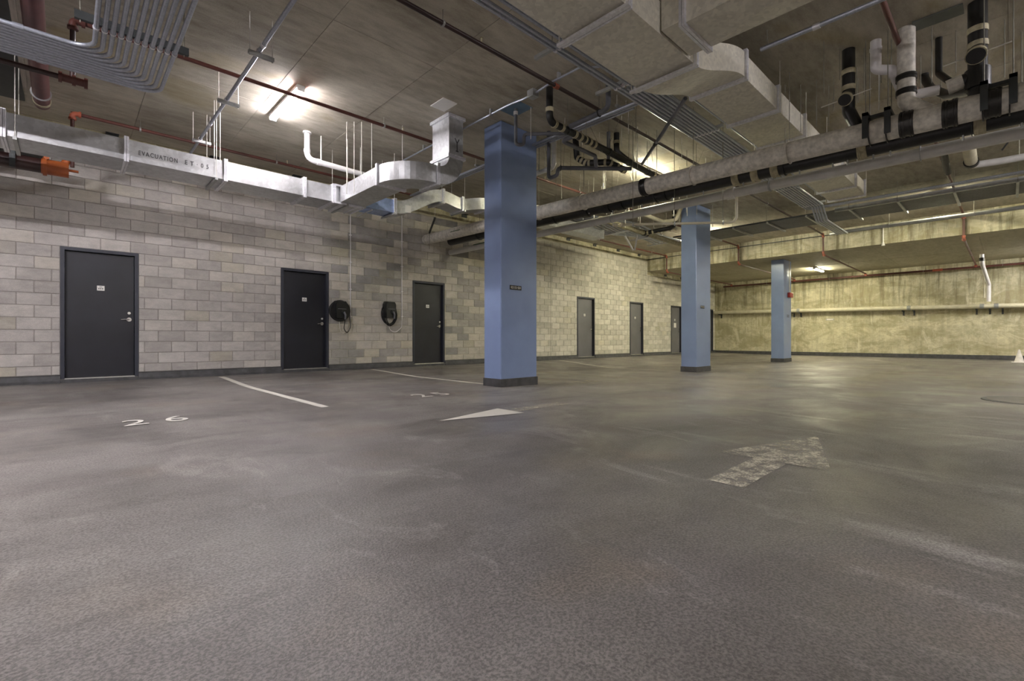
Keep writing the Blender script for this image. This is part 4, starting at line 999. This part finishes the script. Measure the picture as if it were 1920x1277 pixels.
s3, y3 = stack('black_drain_stack', 'tall black drain stack near the right edge', 1833, 0, 'black', .080, (3.30, 3.14), 0, .05, None)
cleanout(s3, y3, 3.06, .078)
bandat(s3, (XA, y3, HC + 2.78), (0, 0, 1), .10, .2, 'black', False)
s4 = thing('white_drain_pipe', 'white plastic offset drain left of the cast-iron stack', 'pipe', (7.2, 1.1, CEIL))
q1, q2, q3, q4 = atx(1642, 80, 7.12), atx(1642, 131, 7.12), atx(1674, 131, 7.15), atx(1697, 182, 7.25)
make('pipe', tb([(7.12, q1.y, CEIL), q2, q3, q4, q4 + Vector((.05, -.30, -.01))], .056, 16, .06), 'pvc', s4, True)
bandat(s4, (7.12, q1.y, CEIL - .1), (0, 0, 1), .056, .03, 'pvc', False); rod(s4, 7.12, q2.y - .03, q2.z - .5, q2.z, m='rod'); rod(s4, 7.16, q2.y - .12, q2.z - .45, q2.z, m='rod')
s5 = thing('black_drain_branch', 'curved black branch pieces between the two right drain stacks', 'pipe', (7.3, .45, HC + 3))
a = atx(1733, 146, 8.5); b = atx(1745, 166, 8.2); c = atx(1775, 178, 7.7); d_ = atx(1822, 170, 7.2)
make('pipe', tb([(a.x, a.y, CEIL), a, b, c, d_], .05, 14, .12), 'black', s5, True)
a = atx(1776, 165, 7.1); b = atx(1806, 152, 7.1); make('fitting', tb([a, b], .078, 16), 'iron', s5, True); make('fitting', tb([b, b + (b - a) * .6], .07, 16), 'black', s5, True)
a = atx(1760, 138, 7.6); b = atx(1780, 152, 7.3); make('pipe', tb([(a.x, a.y, CEIL), a, b], .035, 12, .08), 'black', s5, True)
s6 = thing('wrapped_pipe', 'pale wrapped pipe stub dropping behind the mains at the right edge', 'pipe', (11, .45, HC + 3))
make('pipe', tb([(10.2, .47, HC + 3.2), (11.5, .47, HC + 3.05)], .085, 14), 'cream', s6, True); bandat(s6, (11.4, .47, HC + 3.06), (1, 0, -.1), .088, .08, 'band', True)
make('pipe', tb([(11.55, .47, HC + 3.04), (11.6, .1, HC + 3.03), (11.6, -3, HC + 3.03)], .06, 12, .1), 'pvc_grey', s6, True)
make('black_pipe', tb([(10.6, .78, HC + 3.2), (11.6, .78, HC + 3.0)], .05, 12), 'black', s6, True)
make('brace_arm', tb([(11.2, .1, HC + 3.1), (11.0, -.25, CEIL)], .012, 6), 'strut_dark', s6); rod(s6, 11.5, -.1, HC + 3.05)

# far wall pipe
EE = thing('wall_drain_pipe', 'cream drain pipe on brackets along the far concrete wall', 'pipe', (24.7, 4, HC + 1.3))
pE = lambda y: Vector((FARX - .2, y, HC + 1.205 + .0165 * y)); dE = (pE(10) - pE(0)).normalized()
make('pipe', tb([pE(-5), pE(10.85)], .085, 18), 'cream', EE, True)
for u in (1497, 1704, 1841, 1868): bandat(EE, pE(yat(u, FARX - .2)), dE, .088, .12, 'strut', True)
for u in (1350, 1487, 1500, 1693, 1713, 1831, 1856, 1880):
    y = yat(u, FARX - .2); p = pE(y); bm = B(); box(bm, FARX - .34, FARX, y - .025, y + .025, p.z - .14, p.z - .095); box(bm, FARX - .04, FARX, y - .025, y + .025, p.z - .3, p.z - .1)
    make('bracket', bm, 'strut_dark', EE)
WV = thing('white_drain_pipe', 'white plastic drain dropping from the low slab onto the far wall pipe', 'pipe', (24.4, .6, SOF))
yv = yat(1842, 23.4); yw = yat(1853, 24.6)
make('pipe', tb([(23.2, yat(1841, 23.2), SOF), (23.2, yat(1841, 23.2), SOF - .30), (24.62, yat(1854, 24.62), SOF - .95), (24.62, yat(1854, 24.62), HC + 1.36)], .06, 14, .1), 'pvc', WV, True)
bandat(WV, (23.2, yat(1841, 23.2), SOF - .18), (0, 0, 1), .06, .12, 'band', True); rod(WV, 24.5, yat(1846, 24.5), HC + 1.5, SOF, .02, 'cream')
# small pendant conduit on the beam
PD = thing('pendant_conduit', 'short white conduit drop with a bell on the beam face', 'conduit', (18.4, 2.7, CEIL))
yp = yat(1656, BEAMX - .06); make('conduit', tb([(BEAMX - .06, yp, CEIL - .12), (BEAMX - .06, yp, SOF + .05)], .014, 8), 'pvc', PD, True)
bm = B(); bmesh.ops.create_cone(bm, cap_ends=True, segments=14, radius1=.05, radius2=.02, depth=.12, matrix=Matrix.Translation((BEAMX - .06, yp, SOF + .0))); make('bell', bm, 'pvc', PD, True)

# ------------------------------------------------------------------ car chargers on the block wall
def charger(u, coil, lab, ucon):
    p = aty(u, 583); x, z = p.x, p.z; y = WALLY
    t = thing('car_charger', lab, 'charger', (x, y, z), 'wall car chargers')
    if coil:
        bm = B(); disc(bm, (x, y - .05, z), (0, 1, 0), .235, .10, 32); make('cable_drum', bm, 'rubber', t, True)
        bm = B()
        for k, rr in enumerate((.235, .225, .24)):
            pts = [Vector((x + rr * math.cos(2 * math.pi * j / 28), y - .03 - .025 * k, z + rr * math.sin(2 * math.pi * j / 28))) for j in range(29)]; tube(bm, pts, .013, 8)
        make('cable_coil', bm, 'rubber', t, True)
    else:
        bm = B()
        for k, (rx, rz, dz) in enumerate(((.19, .27, -.07), (.18, .25, -.10), (.17, .30, -.08), (.185, .22, -.12), (.15, .27, -.09))):
            pts = [Vector((x + rx * math.cos(2 * math.pi * j / 28) + .01 * k, y - .03 - .02 * k, z + dz + rz * math.sin(2 * math.pi * j / 28))) for j in range(29)]; tube(bm, pts, .012, 8)
        make('cable_coil', bm, 'rubber', t, True)
    bm = B(); pf = [(-.13, -.2), (.13, -.2), (.145, 0), (.145, .14), (.11, .21), (-.11, .21), (-.145, .14), (-.145, 0)]
    f0 = [bm.verts.new((x + a, y - .09, z + b + .02)) for a, b in pf]; f1 = [bm.verts.new((x + a * .9, y - .19, z + b * .94 + .02)) for a, b in pf]; bk = [bm.verts.new((x + a, y - .0, z + b + .02)) for a, b in pf]
    for r0, r1 in ((bk, f0), (f0, f1)):
        for k in range(8): bm.faces.new((r0[k], r0[(k + 1) % 8], r1[(k + 1) % 8], r1[k]))
    bm.faces.new(f1); make('charger_body', bm, 'shell', t)
    make('front_ledge', bx(x - .10, x + .10, y - .20, y - .185, z + .035, z + .045), 'greyplug', t)
    bm = B(); disc(bm, (x + .03, y - .20, z - .03), (0, 1, 0), .05, .03, 16); make('plug_holster', bm, 'shell', t, True)
    make('plug', tb([(x + .03, y - .23, z - .03), (x + .06, y - .24, z - .10), (x + .07, y - .20, z - .20)], .022, 10, .05), 'greyplug', t, True)
    if coil: make('loose_cable', tb([(x + .07, y - .2, z - .2), (x + .06, y - .15, z - .42), (x + .16, y - .12, z - .55), (x + .25, y - .1, z - .35), (x + .23, y - .06, z + .05)], .010, 8, .12), 'rubber', t, True)
    xc = aty(ucon, 500).x; top = HC + 2.62 if coil else HC + 3.1
    zb = aty(ucon, 598).z
    cd_ = thing('wall_conduit', 'white conduit dropping to the %s car charger' % ('left' if coil else 'right'), 'conduit', (xc, y, zb), 'charger feed conduits')
    make('conduit', tb([(xc, y - .02, zb), (xc, y - .02, top + .9 if top + .9 < CEIL else CEIL - .02)], .013, 8), 'pvc', cd_, True)
    for k in range(4): make('clip', bx(xc - .03, xc + .03, y - .036, y, zb + .05 + .65 * k, zb + .07 + .65 * k), 'pvc', cd_)
    make('feed_whip', tb([(xc, y - .02, zb), (xc - .02, y - .04, zb - .22), (xc - .2, y - .05, zb - .36), (x + .02, y - .05, zb - .30), (x - .02, y - .05, z - .12)], .008, 8, .15), 'rod' if coil else 'pvc', cd_, True)
charger(635, True, 'round black car charger on the block wall, left one', 656.5)
charger(727, False, 'black car charger with looped cable on the block wall, right one', 753)
